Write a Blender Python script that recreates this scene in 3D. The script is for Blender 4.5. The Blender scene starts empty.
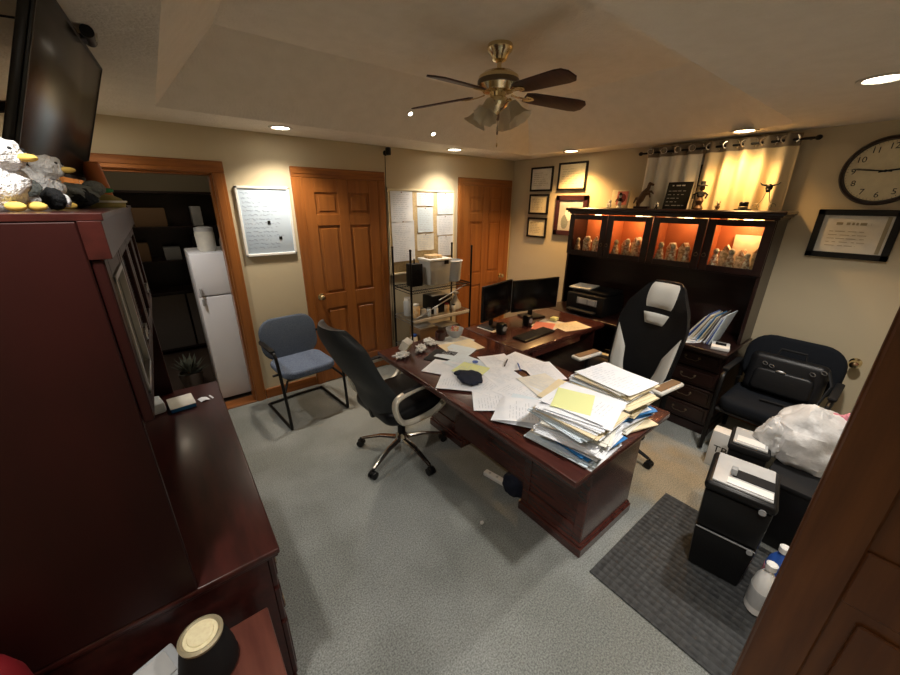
import bpy, bmesh, math, random
from mathutils import Vector, Matrix, noise
random.seed(7)
PI = math.pi
S = bpy.context.scene
COL = S.collection
# ------------------------------------------------------------------ camera
FPX = 361.23
cam = bpy.data.objects.new('camera', bpy.data.cameras.new('camera'))
COL.objects.link(cam)
cam.data.sensor_width = 36.0
cam.data.lens = FPX / 900 * 36
cam.data.clip_start = 0.02
def cam_matrix(loc, yaw, pit, rol):
    f = Vector((math.sin(yaw)*math.cos(pit), math.cos(yaw)*math.cos(pit), math.sin(pit)))
    r = Vector((math.cos(yaw), -math.sin(yaw), 0)); u = r.cross(f)
    c, s = math.cos(rol), math.sin(rol)
    r2 = c*r + s*u; u2 = -s*r + c*u
    m = Matrix((r2, u2, -f)).transposed().to_4x4(); m.translation = loc
    return m
cam.matrix_world = cam_matrix(Vector((-3.8109, -3.5516, 1.8068)), 0.665, -0.3549, 0.0113)
S.camera = cam
# ------------------------------------------------------------------ world, exposure, lamps
w = bpy.data.worlds.new('world'); S.world = w; w.use_nodes = True
w.node_tree.nodes['Background'].inputs[0].default_value = (0.05, 0.05, 0.06, 1)
w.node_tree.nodes['Background'].inputs[1].default_value = 0.2
S.view_settings.view_transform = 'Standard'
S.view_settings.look = 'None'
S.view_settings.gamma = 1
S.view_settings.use_curve_mapping = False
S.view_settings.exposure = 0.72
ZS, ZT = 2.33, 2.66           # soffit height, tray ceiling height
WARM = (1.0, 0.55, 0.19); NEUT = (1.0, 0.86, 0.68); COOL = (1.0, 0.93, 0.84)
# x, y, colour, spot watts, label
CANS = [(-2.92, -0.32, NEUT, 40, 'round recessed ceiling lamp above the whiteboard'),
        (-1.22, -0.29, NEUT, 36, 'round recessed ceiling lamp above the bulletin board'),
        (-0.27, -1.03, WARM, 72, 'round recessed ceiling lamp above the small framed certificates'),
        (-0.27, -2.50, WARM, 28, 'round recessed ceiling lamp just in front of the curtain'),
        (-1.22, -3.24, COOL, 60, 'large looking round recessed lamp at the right edge of the photo'),
        (-2.70, -3.55, COOL, 60, 'added unseen recessed fill lamp beside the open wooden door'),  # unseen soffit lamp, added as fill light
        (-4.02, -2.80, COOL, 34, 'added unseen recessed fill lamp over the low side table'),  # unseen lamp, added as fill and placed to brighten the plush toys
        (-4.02, -0.40, COOL, 26, 'round recessed ceiling lamp left of the doorway')]
CAN_EMIT = 14.0
def add_lamp(kind, name, loc, energy, color, size=0.04, spot=None, blend=0.6, rot=(0,0,0), parent=None):
    l = bpy.data.lights.new(name, kind); l.energy = energy; l.color = color
    if kind in ('SPOT', 'POINT'): l.shadow_soft_size = size
    if kind == 'AREA': l.size = size
    if spot: l.spot_size = math.radians(spot); l.spot_blend = blend
    o = bpy.data.objects.new(name, l); COL.objects.link(o); o.location = loc; o.rotation_euler = rot
    if parent: o.parent = parent
    return o
# ------------------------------------------------------------------ materials
def mat(name, col, rough=0.5, metal=0.0, spec=0.5, coat=0.0, bump=0.0, bscale=60, col2=None, nscale=8, stretch=None,
        trans=0.0, alpha=1.0, emit=None, estr=0.0, detail=4, ior=1.45, sheen=0.0, voro=False, contrast=(0.35, 0.65)):
    m = bpy.data.materials.new(name); m.use_nodes = True
    nt = m.node_tree; b = nt.nodes['Principled BSDF']
    b.inputs['Base Color'].default_value = (*col, 1); b.inputs['Roughness'].default_value = rough
    b.inputs['Metallic'].default_value = metal; b.inputs['Specular IOR Level'].default_value = spec
    b.inputs['Coat Weight'].default_value = coat; b.inputs['Coat Roughness'].default_value = 0.15
    b.inputs['Transmission Weight'].default_value = trans; b.inputs['Alpha'].default_value = alpha
    b.inputs['IOR'].default_value = ior; b.inputs['Sheen Weight'].default_value = sheen
    if emit: b.inputs['Emission Color'].default_value = (*emit, 1); b.inputs['Emission Strength'].default_value = estr
    tc = nt.nodes.new('ShaderNodeTexCoord'); mp = nt.nodes.new('ShaderNodeMapping')
    nt.links.new(tc.outputs['Object'], mp.inputs[0])
    if stretch: mp.inputs['Scale'].default_value = stretch
    if col2:
        n = nt.nodes.new('ShaderNodeTexNoise'); n.inputs['Scale'].default_value = nscale; n.inputs['Detail'].default_value = detail
        nt.links.new(mp.outputs[0], n.inputs[0])
        r = nt.nodes.new('ShaderNodeValToRGB')
        r.color_ramp.elements[0].position, r.color_ramp.elements[1].position = contrast
        r.color_ramp.elements[0].color = (*col, 1); r.color_ramp.elements[1].color = (*col2, 1)
        nt.links.new(n.outputs[0], r.inputs[0]); nt.links.new(r.outputs[0], b.inputs['Base Color'])
    if bump:
        if voro:
            n2 = nt.nodes.new('ShaderNodeTexVoronoi'); n2.inputs['Scale'].default_value = bscale; n2.inputs['Randomness'].default_value = 0.0
            out = n2.outputs['Distance']
        else:
            n2 = nt.nodes.new('ShaderNodeTexNoise'); n2.inputs['Scale'].default_value = bscale; n2.inputs['Detail'].default_value = 3
            out = n2.outputs[0]
        nt.links.new(mp.outputs[0] if stretch and not voro else tc.outputs['Object'], n2.inputs[0])
        bp = nt.nodes.new('ShaderNodeBump'); bp.inputs['Strength'].default_value = bump; bp.inputs['Distance'].default_value = 0.01
        nt.links.new(out, bp.inputs['Height']); nt.links.new(bp.outputs[0], b.inputs['Normal'])
    return m
M = {}
M['wall'] = mat('wall_paint', (0.57, 0.49, 0.34), 0.75, bump=0.12, bscale=180, spec=0.2)
M['wall_dim'] = mat('wall_paint_dimmed', (0.34, 0.29, 0.20), 0.8, spec=0.2)  # beige walls, the back room's lack of light darkened into the colour
M['ceil'] = mat('ceiling_paint', (0.80, 0.74, 0.64), 0.9, bump=0.5, bscale=70, spec=0.1, col2=(0.76, 0.70, 0.60), nscale=12)
def carpet():
    m = bpy.data.materials.new('carpet'); m.use_nodes = True; nt = m.node_tree; b = nt.nodes['Principled BSDF']
    b.inputs['Roughness'].default_value = 0.95; b.inputs['Specular IOR Level'].default_value = 0.1
    tc = nt.nodes.new('ShaderNodeTexCoord')
    def noise_(s, d, a, c, p0, p1):
        n = nt.nodes.new('ShaderNodeTexNoise'); n.inputs['Scale'].default_value = s; n.inputs['Detail'].default_value = d
        nt.links.new(tc.outputs['Object'], n.inputs[0])
        r = nt.nodes.new('ShaderNodeValToRGB'); r.color_ramp.elements[0].position = p0; r.color_ramp.elements[1].position = p1
        r.color_ramp.elements[0].color = (*a, 1); r.color_ramp.elements[1].color = (*c, 1)
        nt.links.new(n.outputs[0], r.inputs[0]); return n, r
    n1, r1 = noise_(140, 3, (0.175, 0.188, 0.183), (0.35, 0.37, 0.36), 0.34, 0.66)
    n2, r2 = noise_(1.7, 5, (0.82, 0.82, 0.80), (1.1, 1.1, 1.1), 0.4, 0.6)
    mx = nt.nodes.new('ShaderNodeMix'); mx.data_type = 'RGBA'; mx.blend_type = 'MULTIPLY'; mx.inputs[0].default_value = 1
    nt.links.new(r1.outputs[0], mx.inputs[6]); nt.links.new(r2.outputs[0], mx.inputs[7])
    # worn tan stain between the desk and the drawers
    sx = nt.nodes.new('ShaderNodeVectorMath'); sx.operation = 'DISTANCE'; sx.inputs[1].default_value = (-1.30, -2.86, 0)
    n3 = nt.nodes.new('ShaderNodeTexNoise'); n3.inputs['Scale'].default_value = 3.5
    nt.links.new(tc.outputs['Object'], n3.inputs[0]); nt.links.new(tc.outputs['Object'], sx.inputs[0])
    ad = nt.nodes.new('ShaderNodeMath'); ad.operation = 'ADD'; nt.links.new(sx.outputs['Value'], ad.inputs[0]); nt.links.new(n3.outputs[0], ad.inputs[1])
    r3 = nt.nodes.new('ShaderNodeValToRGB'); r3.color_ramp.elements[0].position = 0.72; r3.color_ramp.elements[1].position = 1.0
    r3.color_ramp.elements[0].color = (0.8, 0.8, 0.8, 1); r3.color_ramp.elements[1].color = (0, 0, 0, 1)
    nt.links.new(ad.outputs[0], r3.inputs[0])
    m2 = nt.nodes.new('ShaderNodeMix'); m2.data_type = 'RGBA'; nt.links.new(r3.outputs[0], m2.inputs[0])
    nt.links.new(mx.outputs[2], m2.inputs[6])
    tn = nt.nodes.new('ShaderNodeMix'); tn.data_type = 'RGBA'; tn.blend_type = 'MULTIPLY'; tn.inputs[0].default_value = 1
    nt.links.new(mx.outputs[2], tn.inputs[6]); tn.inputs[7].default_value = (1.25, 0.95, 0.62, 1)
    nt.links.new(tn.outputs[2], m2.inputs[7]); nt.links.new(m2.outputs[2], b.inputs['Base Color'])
    bp = nt.nodes.new('ShaderNodeBump'); bp.inputs['Strength'].default_value = 0.6; bp.inputs['Distance'].default_value = 0.01
    nt.links.new(n1.outputs[0], bp.inputs['Height']); nt.links.new(bp.outputs[0], b.inputs['Normal'])
    return m
M['carpet'] = carpet()
M['oak'] = mat('honey_oak', (0.31, 0.108, 0.022), 0.38, col2=(0.24, 0.078, 0.016), nscale=3, stretch=(7, 7, 0.5), coat=0.2)
M['oak_h'] = mat('honey_oak_horizontal', (0.31, 0.108, 0.022), 0.38, col2=(0.22, 0.072, 0.016), nscale=5, stretch=(0.7, 9, 9), coat=0.25)
M['oak_dark'] = mat('door_walnut', (0.165, 0.060, 0.018), 0.38, col2=(0.105, 0.035, 0.011), nscale=4, stretch=(7, 7, 0.6), coat=0.2)
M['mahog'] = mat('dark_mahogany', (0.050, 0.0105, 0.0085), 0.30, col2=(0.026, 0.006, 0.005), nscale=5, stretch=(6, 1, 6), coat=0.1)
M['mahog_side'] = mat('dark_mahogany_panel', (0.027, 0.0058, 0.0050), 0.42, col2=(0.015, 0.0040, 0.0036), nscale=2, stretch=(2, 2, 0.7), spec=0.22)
M['mahog_r'] = mat('espresso_mahogany', (0.020, 0.0065, 0.0055), 0.30, col2=(0.012, 0.005, 0.004), nscale=5, stretch=(6, 1, 6), coat=0.1)
M['mahog_d'] = mat('red_mahogany_desk', (0.078, 0.021, 0.015), 0.27, col2=(0.046, 0.013, 0.010), nscale=5, stretch=(7, 1, 7), coat=0.5)
M['mahog_l'] = mat('light_cherry', (0.13, 0.043, 0.030), 0.35, col2=(0.095, 0.030, 0.022), nscale=5, stretch=(7, 1, 7), coat=0.2)
M['mahog_lit'] = mat('mahogany_lit_orange', (0.42, 0.13, 0.045), 0.5)  # mahogany with the puck lamps' orange glow put into its colour
M['white'] = mat('white_plastic', (0.78, 0.78, 0.76), 0.4)
M['appl'] = mat('white_enamel', (0.80, 0.82, 0.88), 0.35)
M['board'] = mat('whiteboard_surface', (0.56, 0.68, 0.82), 0.25)
M['paper'] = mat('white_paper', (0.82, 0.84, 0.88), 0.8, col2=(0.74, 0.78, 0.84), nscale=14)
M['paper2'] = mat('off_white_paper', (0.76, 0.74, 0.66), 0.8, col2=(0.66, 0.65, 0.60), nscale=14)
M['manila'] = mat('manila', (0.78, 0.68, 0.46), 0.7, col2=(0.70, 0.60, 0.40), nscale=10)
M['yellow'] = mat('yellow_paper', (0.72, 0.76, 0.36), 0.8)
M['bluepaper'] = mat('blue_folder', (0.03, 0.20, 0.50), 0.5)
M['lblue'] = mat('light_blue_paper', (0.66, 0.76, 0.84), 0.7)
M['ink'] = mat('ink', (0.16, 0.22, 0.38), 0.7)
M['print'] = mat('printed_grey', (0.52, 0.56, 0.62), 0.8)
M['black'] = mat('black_plastic', (0.006, 0.006, 0.0065), 0.38, spec=0.35)
M['blackm'] = mat('black_matte', (0.008, 0.008, 0.009), 0.7, spec=0.3)
M['leather'] = mat('black_leather', (0.007, 0.0075, 0.009), 0.38, spec=0.35, bump=0.15, bscale=140)
M['leather_g'] = mat('rear_shell_charcoal', (0.026, 0.029, 0.031), 0.5, spec=0.35, bump=0.1, bscale=200)
M['wleather'] = mat('white_leather', (0.62, 0.62, 0.58), 0.45, bump=0.1, bscale=120)
M['screen'] = mat('dark_screen', (0.005, 0.005, 0.006), 0.22, spec=0.3)
M['fabric_blue'] = mat('blue_grey_fabric', (0.060, 0.080, 0.120), 0.9, bump=0.5, bscale=260, col2=(0.095, 0.12, 0.165), nscale=120)
M['fabric_seat'] = mat('blue_speckled_fabric', (0.085, 0.12, 0.20), 0.9, bump=0.5, bscale=260, col2=(0.17, 0.21, 0.30), nscale=110)
M['fabric_blk'] = mat('black_fabric', (0.008, 0.010, 0.014), 0.85, spec=0.2, bump=0.3, bscale=220)
M['chrome'] = mat('chrome', (0.62, 0.62, 0.60), 0.22, metal=1)
M['champ'] = mat('champagne_metal', (0.72, 0.68, 0.58), 0.35, metal=0.45)
M['steel'] = mat('brushed_steel', (0.45, 0.46, 0.47), 0.35, metal=0.9)
M['brass'] = mat('polished_brass', (0.74, 0.62, 0.38), 0.2, metal=1)
M['dbrass'] = mat('antique_brass', (0.16, 0.12, 0.08), 0.4, metal=0.8)
M['fanwood'] = mat('fan_blade_walnut', (0.055, 0.018, 0.012), 0.5, col2=(0.03, 0.01, 0.008), nscale=6, stretch=(1, 8, 1))
M['frost'] = mat('frosted_glass', (0.80, 0.74, 0.60), 0.3, trans=0.55, spec=0.5)
M['glass'] = mat('clear_glass', (0.95, 0.97, 0.96), 0.04, trans=1.0, ior=1.1)
M['glassdk'] = mat('dark_glass', (0.03, 0.03, 0.035), 0.06, coat=0.5)
M['curt'] = mat('cream_curtain', (0.78, 0.66, 0.42), 0.85, bump=0.2, bscale=200)
M['curtw'] = mat('white_curtain', (0.80, 0.76, 0.66), 0.85, bump=0.2, bscale=200)
M['curtb'] = mat('taupe_curtain_band', (0.22, 0.18, 0.13), 0.85)
M['cork'] = mat('cork', (0.62, 0.48, 0.26), 0.85, col2=(0.50, 0.37, 0.20), nscale=60)
M['fridge'] = M['appl']
M['plush'] = mat('white_plush', (0.92, 0.93, 0.95), 0.95, bump=1.0, bscale=90, sheen=0.3, col2=(0.80, 0.83, 0.88), nscale=20)
M['plushg'] = mat('grey_plush', (0.22, 0.25, 0.25), 0.95, bump=1.0, bscale=90)
M['plushd'] = mat('black_plush', (0.02, 0.022, 0.025), 0.95, bump=1.0, bscale=90)
M['beak'] = mat('yellow_felt', (0.80, 0.55, 0.13), 0.8)
M['olive'] = mat('olive_fabric', (0.30, 0.26, 0.09), 0.85)
M['orange'] = mat('orange_wood', (0.46, 0.14, 0.035), 0.4)
M['red'] = mat('red_cloth', (0.17, 0.004, 0.009), 0.65)
M['pink'] = mat('pink_print', (0.62, 0.20, 0.16), 0.6)
M['cream'] = mat('cream_wax', (0.78, 0.72, 0.48), 0.5, col2=(0.70, 0.62, 0.40), nscale=80)
M['gold'] = mat('gold_ring', (0.34, 0.30, 0.20), 0.5, metal=0.3)
M['bag'] = mat('white_plastic_bag', (0.86, 0.86, 0.86), 0.3, trans=0.2, bump=0.9, bscale=16, col2=(0.62, 0.62, 0.62), nscale=7)
M['pinkc'] = mat('pink_cloth', (0.60, 0.22, 0.27), 0.8)
M['clear'] = mat('translucent_bin', (0.62, 0.66, 0.70), 0.3, trans=0.35, ior=1.2)
M['grey'] = mat('grey_plastic', (0.30, 0.31, 0.32), 0.45)
M['lgrey'] = mat('light_grey_plastic', (0.52, 0.53, 0.53), 0.35, col2=(0.40, 0.41, 0.42), nscale=7)
M['taupe'] = mat('taupe_canvas', (0.12, 0.10, 0.085), 0.85)
M['mat'] = mat('charcoal_mat', (0.022, 0.024, 0.026), 0.65, bump=1.0, bscale=28, voro=True, col2=(0.045, 0.048, 0.05), nscale=40)
M['navy'] = mat('navy_cap', (0.008, 0.012, 0.028), 0.9)
M['green'] = mat('green_plastic', (0.03, 0.28, 0.10), 0.5)
M['bluep'] = mat('blue_plastic', (0.03, 0.10, 0.42), 0.4)
M['bronze'] = mat('dark_bronze', (0.10, 0.055, 0.03), 0.5, metal=0.3)
M['snack'] = mat('snack_wrap', (0.62, 0.36, 0.14), 0.4, col2=(0.75, 0.62, 0.40), nscale=30)
M['trinket'] = mat('glazed_trinket', (0.85, 0.82, 0.68), 0.4, col2=(0.42, 0.42, 0.28), nscale=38, contrast=(0.42, 0.58))
M['trinket2'] = mat('painted_trinket', (0.85, 0.78, 0.62), 0.4, col2=(0.40, 0.24, 0.12), nscale=40, contrast=(0.42, 0.58))
M['goldpaper'] = mat('cream_certificate', (0.76, 0.68, 0.46), 0.6, col2=(0.70, 0.62, 0.42), nscale=30)
M['brownbox'] = mat('cardboard', (0.20, 0.12, 0.06), 0.8)
M['sage'] = mat('dry_leaf', (0.10, 0.11, 0.08), 0.8)
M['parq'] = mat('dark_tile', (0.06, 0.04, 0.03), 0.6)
M['can'] = mat('lamp_disc', (1, 1, 1), 0.5, emit=(1.0, 0.90, 0.74), estr=CAN_EMIT)
M['canw'] = mat('lamp_disc_warm', (1, 1, 1), 0.5, emit=(1.0, 0.74, 0.42), estr=CAN_EMIT)
M['puck'] = mat('puck_lens', (1, 1, 1), 0.5, emit=(1.0, 0.62, 0.3), estr=6)
M['trim'] = mat('white_lamp_trim', (0.66, 0.62, 0.54), 0.5)
def crs(pts, closed=False, k=5):
    P = [Vector(p) for p in pts]; n = len(P); out = []
    rng = range(n) if closed else range(n-1)
    for i in rng:
        a = P[(i-1) % n] if (closed or i > 0) else P[i]; b = P[i]; c = P[(i+1) % n]; d = P[(i+2) % n] if (closed or i < n-2) else c
        for j in range(k):
            t = j/k; out.append(.5*((2*b)+(c-a)*t+(2*a-5*b+4*c-d)*t*t+(3*b-a-3*c+d)*t*t*t))
    if not closed: out.append(P[-1])
    return out
# ------------------------------------------------------------------ mesh builder
class MB:
    def __init__(s): s.bm = bmesh.new(); s.M = Matrix.Identity(4)
    def _merge(s, b, mx=None):
        mx = s.M @ (mx or Matrix.Identity(4)); mp = {}
        for v in b.verts: mp[v] = s.bm.verts.new(mx @ v.co)
        for f in b.faces:
            try: s.bm.faces.new([mp[v] for v in f.verts])
            except ValueError: pass
        b.free(); return s
    def box(s, x0, x1, y0, y1, z0, z1, bev=0.0, seg=1, taper=None, mx=None):
        b = bmesh.new(); bmesh.ops.create_cube(b, size=1)
        for v in b.verts:
            t = 1.0
            if taper and v.co.z < 0: t = taper
            v.co = Vector(((x0+x1)/2 + v.co.x*(x1-x0)*t, (y0+y1)/2 + v.co.y*(y1-y0)*t, z0 if v.co.z < 0 else z1))
        if bev: bmesh.ops.bevel(b, geom=b.edges[:], offset=bev, segments=seg, affect='EDGES', profile=0.5)
        return s._merge(b, mx)
    def cyl(s, p0, p1, r0, r1=None, n=16, cap=True):
        r1 = r0 if r1 is None else r1
        p0 = Vector(p0); p1 = Vector(p1); d = p1-p0
        q = d.to_track_quat('Z', 'Y').to_matrix().to_4x4(); b = bmesh.new()
        A = [b.verts.new((r0*math.cos(2*PI*i/n), r0*math.sin(2*PI*i/n), 0)) for i in range(n)]
        B = [b.verts.new((r1*math.cos(2*PI*i/n), r1*math.sin(2*PI*i/n), d.length)) for i in range(n)]
        for i in range(n): b.faces.new((A[i], A[(i+1) % n], B[(i+1) % n], B[i]))
        if cap: b.faces.new(A[::-1]); b.faces.new(B)
        return s._merge(b, Matrix.Translation(p0) @ q)
    def lathe(s, prof, c=(0, 0, 0), n=24, mx=None, sx=1, sy=1, cap=True):
        b = bmesh.new(); rows = []
        for r, z in prof:
            rows.append([b.verts.new((c[0]+sx*r*math.cos(2*PI*i/n), c[1]+sy*r*math.sin(2*PI*i/n), c[2]+z)) for i in range(n)])
        for a, d in zip(rows, rows[1:]):
            for i in range(n): b.faces.new((a[i], a[(i+1) % n], d[(i+1) % n], d[i]))
        if cap and prof[0][0] > 1e-5: b.faces.new(rows[0][::-1])
        if cap and prof[-1][0] > 1e-5: b.faces.new(rows[-1])
        bmesh.ops.remove_doubles(b, verts=b.verts[:], dist=1e-6)
        return s._merge(b, mx)
    def ell(s, c, r, n=16, m=10, mx=None, nz=0.0, ns=5):
        b = bmesh.new(); bmesh.ops.create_uvsphere(b, u_segments=n, v_segments=m, radius=1)
        for v in b.verts:
            k = 1 + (nz*noise.noise(v.co*ns*0.5 + Vector(c)*3) if nz else 0)
            v.co = Vector((v.co.x*r[0]*k + c[0], v.co.y*r[1]*k + c[1], v.co.z*r[2]*k + c[2]))
        return s._merge(b, mx)
    def tube(s, pts, r, n=8, closed=False, flat=1.0):
        pts = [Vector(p) for p in pts]; b = bmesh.new(); rings = []; N = len(pts)
        up = Vector((0, 0, 1)); prev = None
        for i, p in enumerate(pts):
            a = pts[(i-1) % N] if (i > 0 or closed) else p; c = pts[(i+1) % N] if (i < N-1 or closed) else p
            t = (c-a).normalized()
            if prev is None:
                ref = up if abs(t.dot(up)) < 0.95 else Vector((1, 0, 0))
                nx = t.cross(ref).normalized()
            else: nx = (prev - t*prev.dot(t)).normalized()
            prev = nx; ny = t.cross(nx)
            rr = r[i] if isinstance(r, (list, tuple)) else r
            rings.append([b.verts.new(p + nx*rr*math.cos(2*PI*k/n) + ny*rr*flat*math.sin(2*PI*k/n)) for k in range(n)])
        R = rings + ([rings[0]] if closed else [])
        for a, c in zip(R, R[1:]):
            for k in range(n): b.faces.new((a[k], a[(k+1) % n], c[(k+1) % n], c[k]))
        if not closed: b.faces.new(rings[0][::-1]); b.faces.new(rings[-1])
        return s._merge(b)
    def prism(s, poly, z0, z1, bev=0.0, mx=None):
        b = bmesh.new(); A = [b.verts.new((x, y, z0)) for x, y in poly]; B = [b.verts.new((x, y, z1)) for x, y in poly]
        n = len(poly); b.faces.new(A[::-1]); b.faces.new(B)
        for i in range(n): b.faces.new((A[i], A[(i+1) % n], B[(i+1) % n], B[i]))
        bmesh.ops.recalc_face_normals(b, faces=b.faces[:])
        if bev: bmesh.ops.bevel(b, geom=b.edges[:], offset=bev, segments=2, affect='EDGES', profile=0.5)
        return s._merge(b, mx)
    def grid(s, f, nu, nv, thick=None):
        b = bmesh.new(); V = [[b.verts.new(f(i/nu, j/nv)) for j in range(nv+1)] for i in range(nu+1)]
        for i in range(nu):
            for j in range(nv): b.faces.new((V[i][j], V[i+1][j], V[i+1][j+1], V[i][j+1]))
        if thick:
            bmesh.ops.recalc_face_normals(b, faces=b.faces[:])
            bmesh.ops.solidify(b, geom=b.faces[:], thickness=thick)
        return s._merge(b)
    def poly(s, pts): s.bm.faces.new([s.bm.verts.new(s.M @ Vector(p)) for p in pts]); return s
    def obj(s, name, m, parent=None, smooth=35, loc=None, rot=None, label=None, sub=0):
        me = bpy.data.meshes.new(name); bmesh.ops.recalc_face_normals(s.bm, faces=s.bm.faces[:]); s.bm.to_mesh(me); s.bm.free()
        me.materials.append(M[m] if isinstance(m, str) else m)
        if smooth:
            for p in me.polygons: p.use_smooth = True
            me.set_sharp_from_angle(angle=math.radians(smooth))
        o = bpy.data.objects.new(name, me); COL.objects.link(o)
        if parent: o.parent = parent
        if loc: o.location = loc
        if rot: o.rotation_euler = rot
        if label: o['label'] = label
        if sub:
            md = o.modifiers.new('subsurf', 'SUBSURF'); md.levels = sub; md.render_levels = sub
        return o
def rbox(x0, x1, y0, y1, z0, z1, bev=0.004, seg=2): return MB().box(x0, x1, y0, y1, z0, z1, bev, seg)
def thing(name, label, cat, loc=(0, 0, 0), rz=0, group=None, rot=None):
    o = bpy.data.objects.new(name, None); COL.objects.link(o); o.empty_display_size = 0.05
    o.location = loc; o.rotation_euler = rot or (0, 0, rz); o['label'] = label; o['category'] = cat
    if group: o['group'] = group
    return o
def tag(o, label, cat, group=None):
    o['label'] = label; o['category'] = cat
    if group: o['group'] = group
    return o
def struct(o): o['kind'] = 'structure'; return o
def dup(root, loc, rz=None, label=None, group=None):
    def cp(o, par):
        c = o.copy(); COL.objects.link(c)
        if par: c.parent = par
        for ch in list(o.children): cp(ch, c)
        return c
    r = cp(root, None); r.location = loc
    if rz is not None: r.rotation_euler = (0, 0, rz)
    if label: r['label'] = label
    if group: r['group'] = group
    return r
def text_obj(name, body, size, m, parent=None, loc=(0, 0, 0), rot=(0, 0, 0), ext=0.0006, align='CENTER'):
    cu = bpy.data.curves.new(name, 'FONT'); cu.body = body; cu.size = size; cu.extrude = ext; cu.align_x = align; cu.align_y = 'CENTER'; cu.resolution_u = 3
    o = bpy.data.objects.new(name+'_curve', cu); COL.objects.link(o)
    dg = bpy.context.evaluated_depsgraph_get(); me = bpy.data.meshes.new_from_object(o.evaluated_get(dg))
    bpy.data.objects.remove(o); bpy.data.curves.remove(cu)
    me.materials.clear(); me.materials.append(M[m])
    r = bpy.data.objects.new(name, me); COL.objects.link(r); r.parent = parent; r.location = loc; r.rotation_euler = rot
    return r
def scribble(w, h, rows, seed=0, amp=0.35, th=0.0022, fill=0.85, wob=True, dz=0.0006):
    """flat strokes of handwriting / print in the XY plane, centred, facing +z"""
    rr = random.Random(seed); mb = MB()
    for i in range(rows):
        y = h/2 - (i+0.5)*h/rows; x = -w/2; rowh = h/rows
        xe = -w/2 + w*rr.uniform(fill*0.6, fill)
        while x < xe:
            L = rr.uniform(0.02, 0.09)*max(w, 0.2)/0.4
            L = min(L, xe-x)
            if wob:
                n = max(2, int(L/0.006)); pts = [(x+L*k/n, y + rowh*amp*rr.uniform(-0.6, 0.6)) for k in range(n+1)]
                for a, b in zip(pts, pts[1:]): mb.poly([(a[0], a[1]-th/2, dz), (b[0], b[1]-th/2, dz), (b[0]+th*.4, b[1]+th/2, dz), (a[0]+th*.4, a[1]+th/2, dz)])
            else: mb.poly([(x, y-th/2, dz), (x+L, y-th/2, dz), (x+L, y+th/2, dz), (x, y+th/2, dz)])
            x += L + rr.uniform(0.006, 0.02)
    return mb
RB = (PI/2, 0, 0)          # a drawing in XY put on the back wall (faces -y)
RR = (PI/2, 0, -PI/2)      # put on the right wall (faces -x)
# ------------------------------------------------------------------ room shell
X0, X1, YF, YB = -4.36, 0.0, -4.40, 0.0
struct(MB().box(X0-.12, X1+.12, YF-.12, YB+.0, -.1, 0).obj('floor', 'carpet', smooth=0))
DL, DR, DT = -4.15, -3.39, 2.01      # doorway opening in the back wall
wb = MB(); wb.box(DR, X1+.12, 0, .12, 0, ZS); wb.box(X0-.12, DL, 0, .12, 0, ZS); wb.box(DL, DR, 0, .12, DT, ZS)
struct(wb.obj('wall_back', 'wall', smooth=0))
WY0, WY1, WZ0, WZ1 = -2.68, -1.90, 1.40, 2.20
wr = MB(); wr.box(0, .12, YF, WY0, 0, ZS); wr.box(0, .12, WY1, 0, 0, ZS); wr.box(0, .12, WY0, WY1, 0, WZ0); wr.box(0, .12, WY0, WY1, WZ1, ZS)
struct(wr.obj('wall_right', 'wall', smooth=0))
struct(MB().box(X0-.12, X0, YF, 0, 0, ZS).obj('wall_left', 'wall', smooth=0))
struct(MB().box(X0-.12, X1+.12, YF-.12, YF, 0, ZS).obj('wall_front', 'wall', smooth=0))
win = struct(MB().box(.05, .07, WY0, WY1, WZ0, WZ1).obj('window_1', 'glassdk', smooth=0))
wf = MB()
for a, b, c, d in ((WY0, WY0+.05, WZ0, WZ1), (WY1-.05, WY1, WZ0, WZ1), (WY0, WY1, WZ0, WZ0+.05), (WY0, WY1, WZ1-.05, WZ1), (-2.31, -2.27, WZ0, WZ1)):
    wf.box(.02, .09, a, b, c, d)
wf.obj('window_frame', 'white', win, smooth=0)
LX0, LX1, LY0, LY1 = -3.67, -0.31, -2.80, -0.50     # lower edge of the tray
UX0, UX1, UY0, UY1 = -3.37, -0.93, -2.60, -0.98     # upper edge of the tray
ce = MB(); cb = ce.bm
def ring(x0, x1, y0, y1, z): return [cb.verts.new(p) for p in ((x0, y0, z), (x1, y0, z), (x1, y1, z), (x0, y1, z))]
o_ = ring(X0-.12, X1+.12, YF-.12, YB+.12, ZS); l_ = ring(LX0, LX1, LY0, LY1, ZS); u_ = ring(UX0, UX1, UY0, UY1, ZT); t_ = ring(X0-.12, X1+.12, YF-.12, YB+.12, ZT+.1)
for i in range(4):
    j = (i+1) % 4
    cb.faces.new((o_[i], o_[j], l_[j], l_[i])); cb.faces.new((l_[i], l_[j], u_[j], u_[i])); cb.faces.new((o_[j], o_[i], t_[i], t_[j]))
cb.faces.new(u_); cb.faces.new(t_[::-1])
struct(ce.obj('ceiling', 'ceil', smooth=0))
def casing(name, xl, xr, top, w=.085, d=.022, y=0.0, ext=None):
    t = MB()
    t.box(xl-w, xl, y-d, y, 0, top, .004); t.box(xr, xr+w, y-d, y, 0, top, .004)
    for s in (xl-w+.012, xr+.012): t.box(s, s+.05, y-d-.006, y-d, 0, top, .003)
    o = struct(t.obj(name, 'oak', smooth=0))
    h = MB().box(xl-w, xr+w, y-d, y, top, top+w, .004).box(xl-w+.01, xr+w-.01, y-d-.006, y-d, top+.03, top+.075, .003)
    h.obj('casing_head', 'oak_h', o, smooth=0)
    return o
c1 = casing('trim_1', DL, DR, DT)
MB().box(DR-.018, DR, 0, .12, 0, DT).box(DL, DL+.018, 0, .12, 0, DT).box(DL, DR, 0, .12, DT-.018, DT).obj('door_jamb', 'oak', c1, smooth=0)
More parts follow.
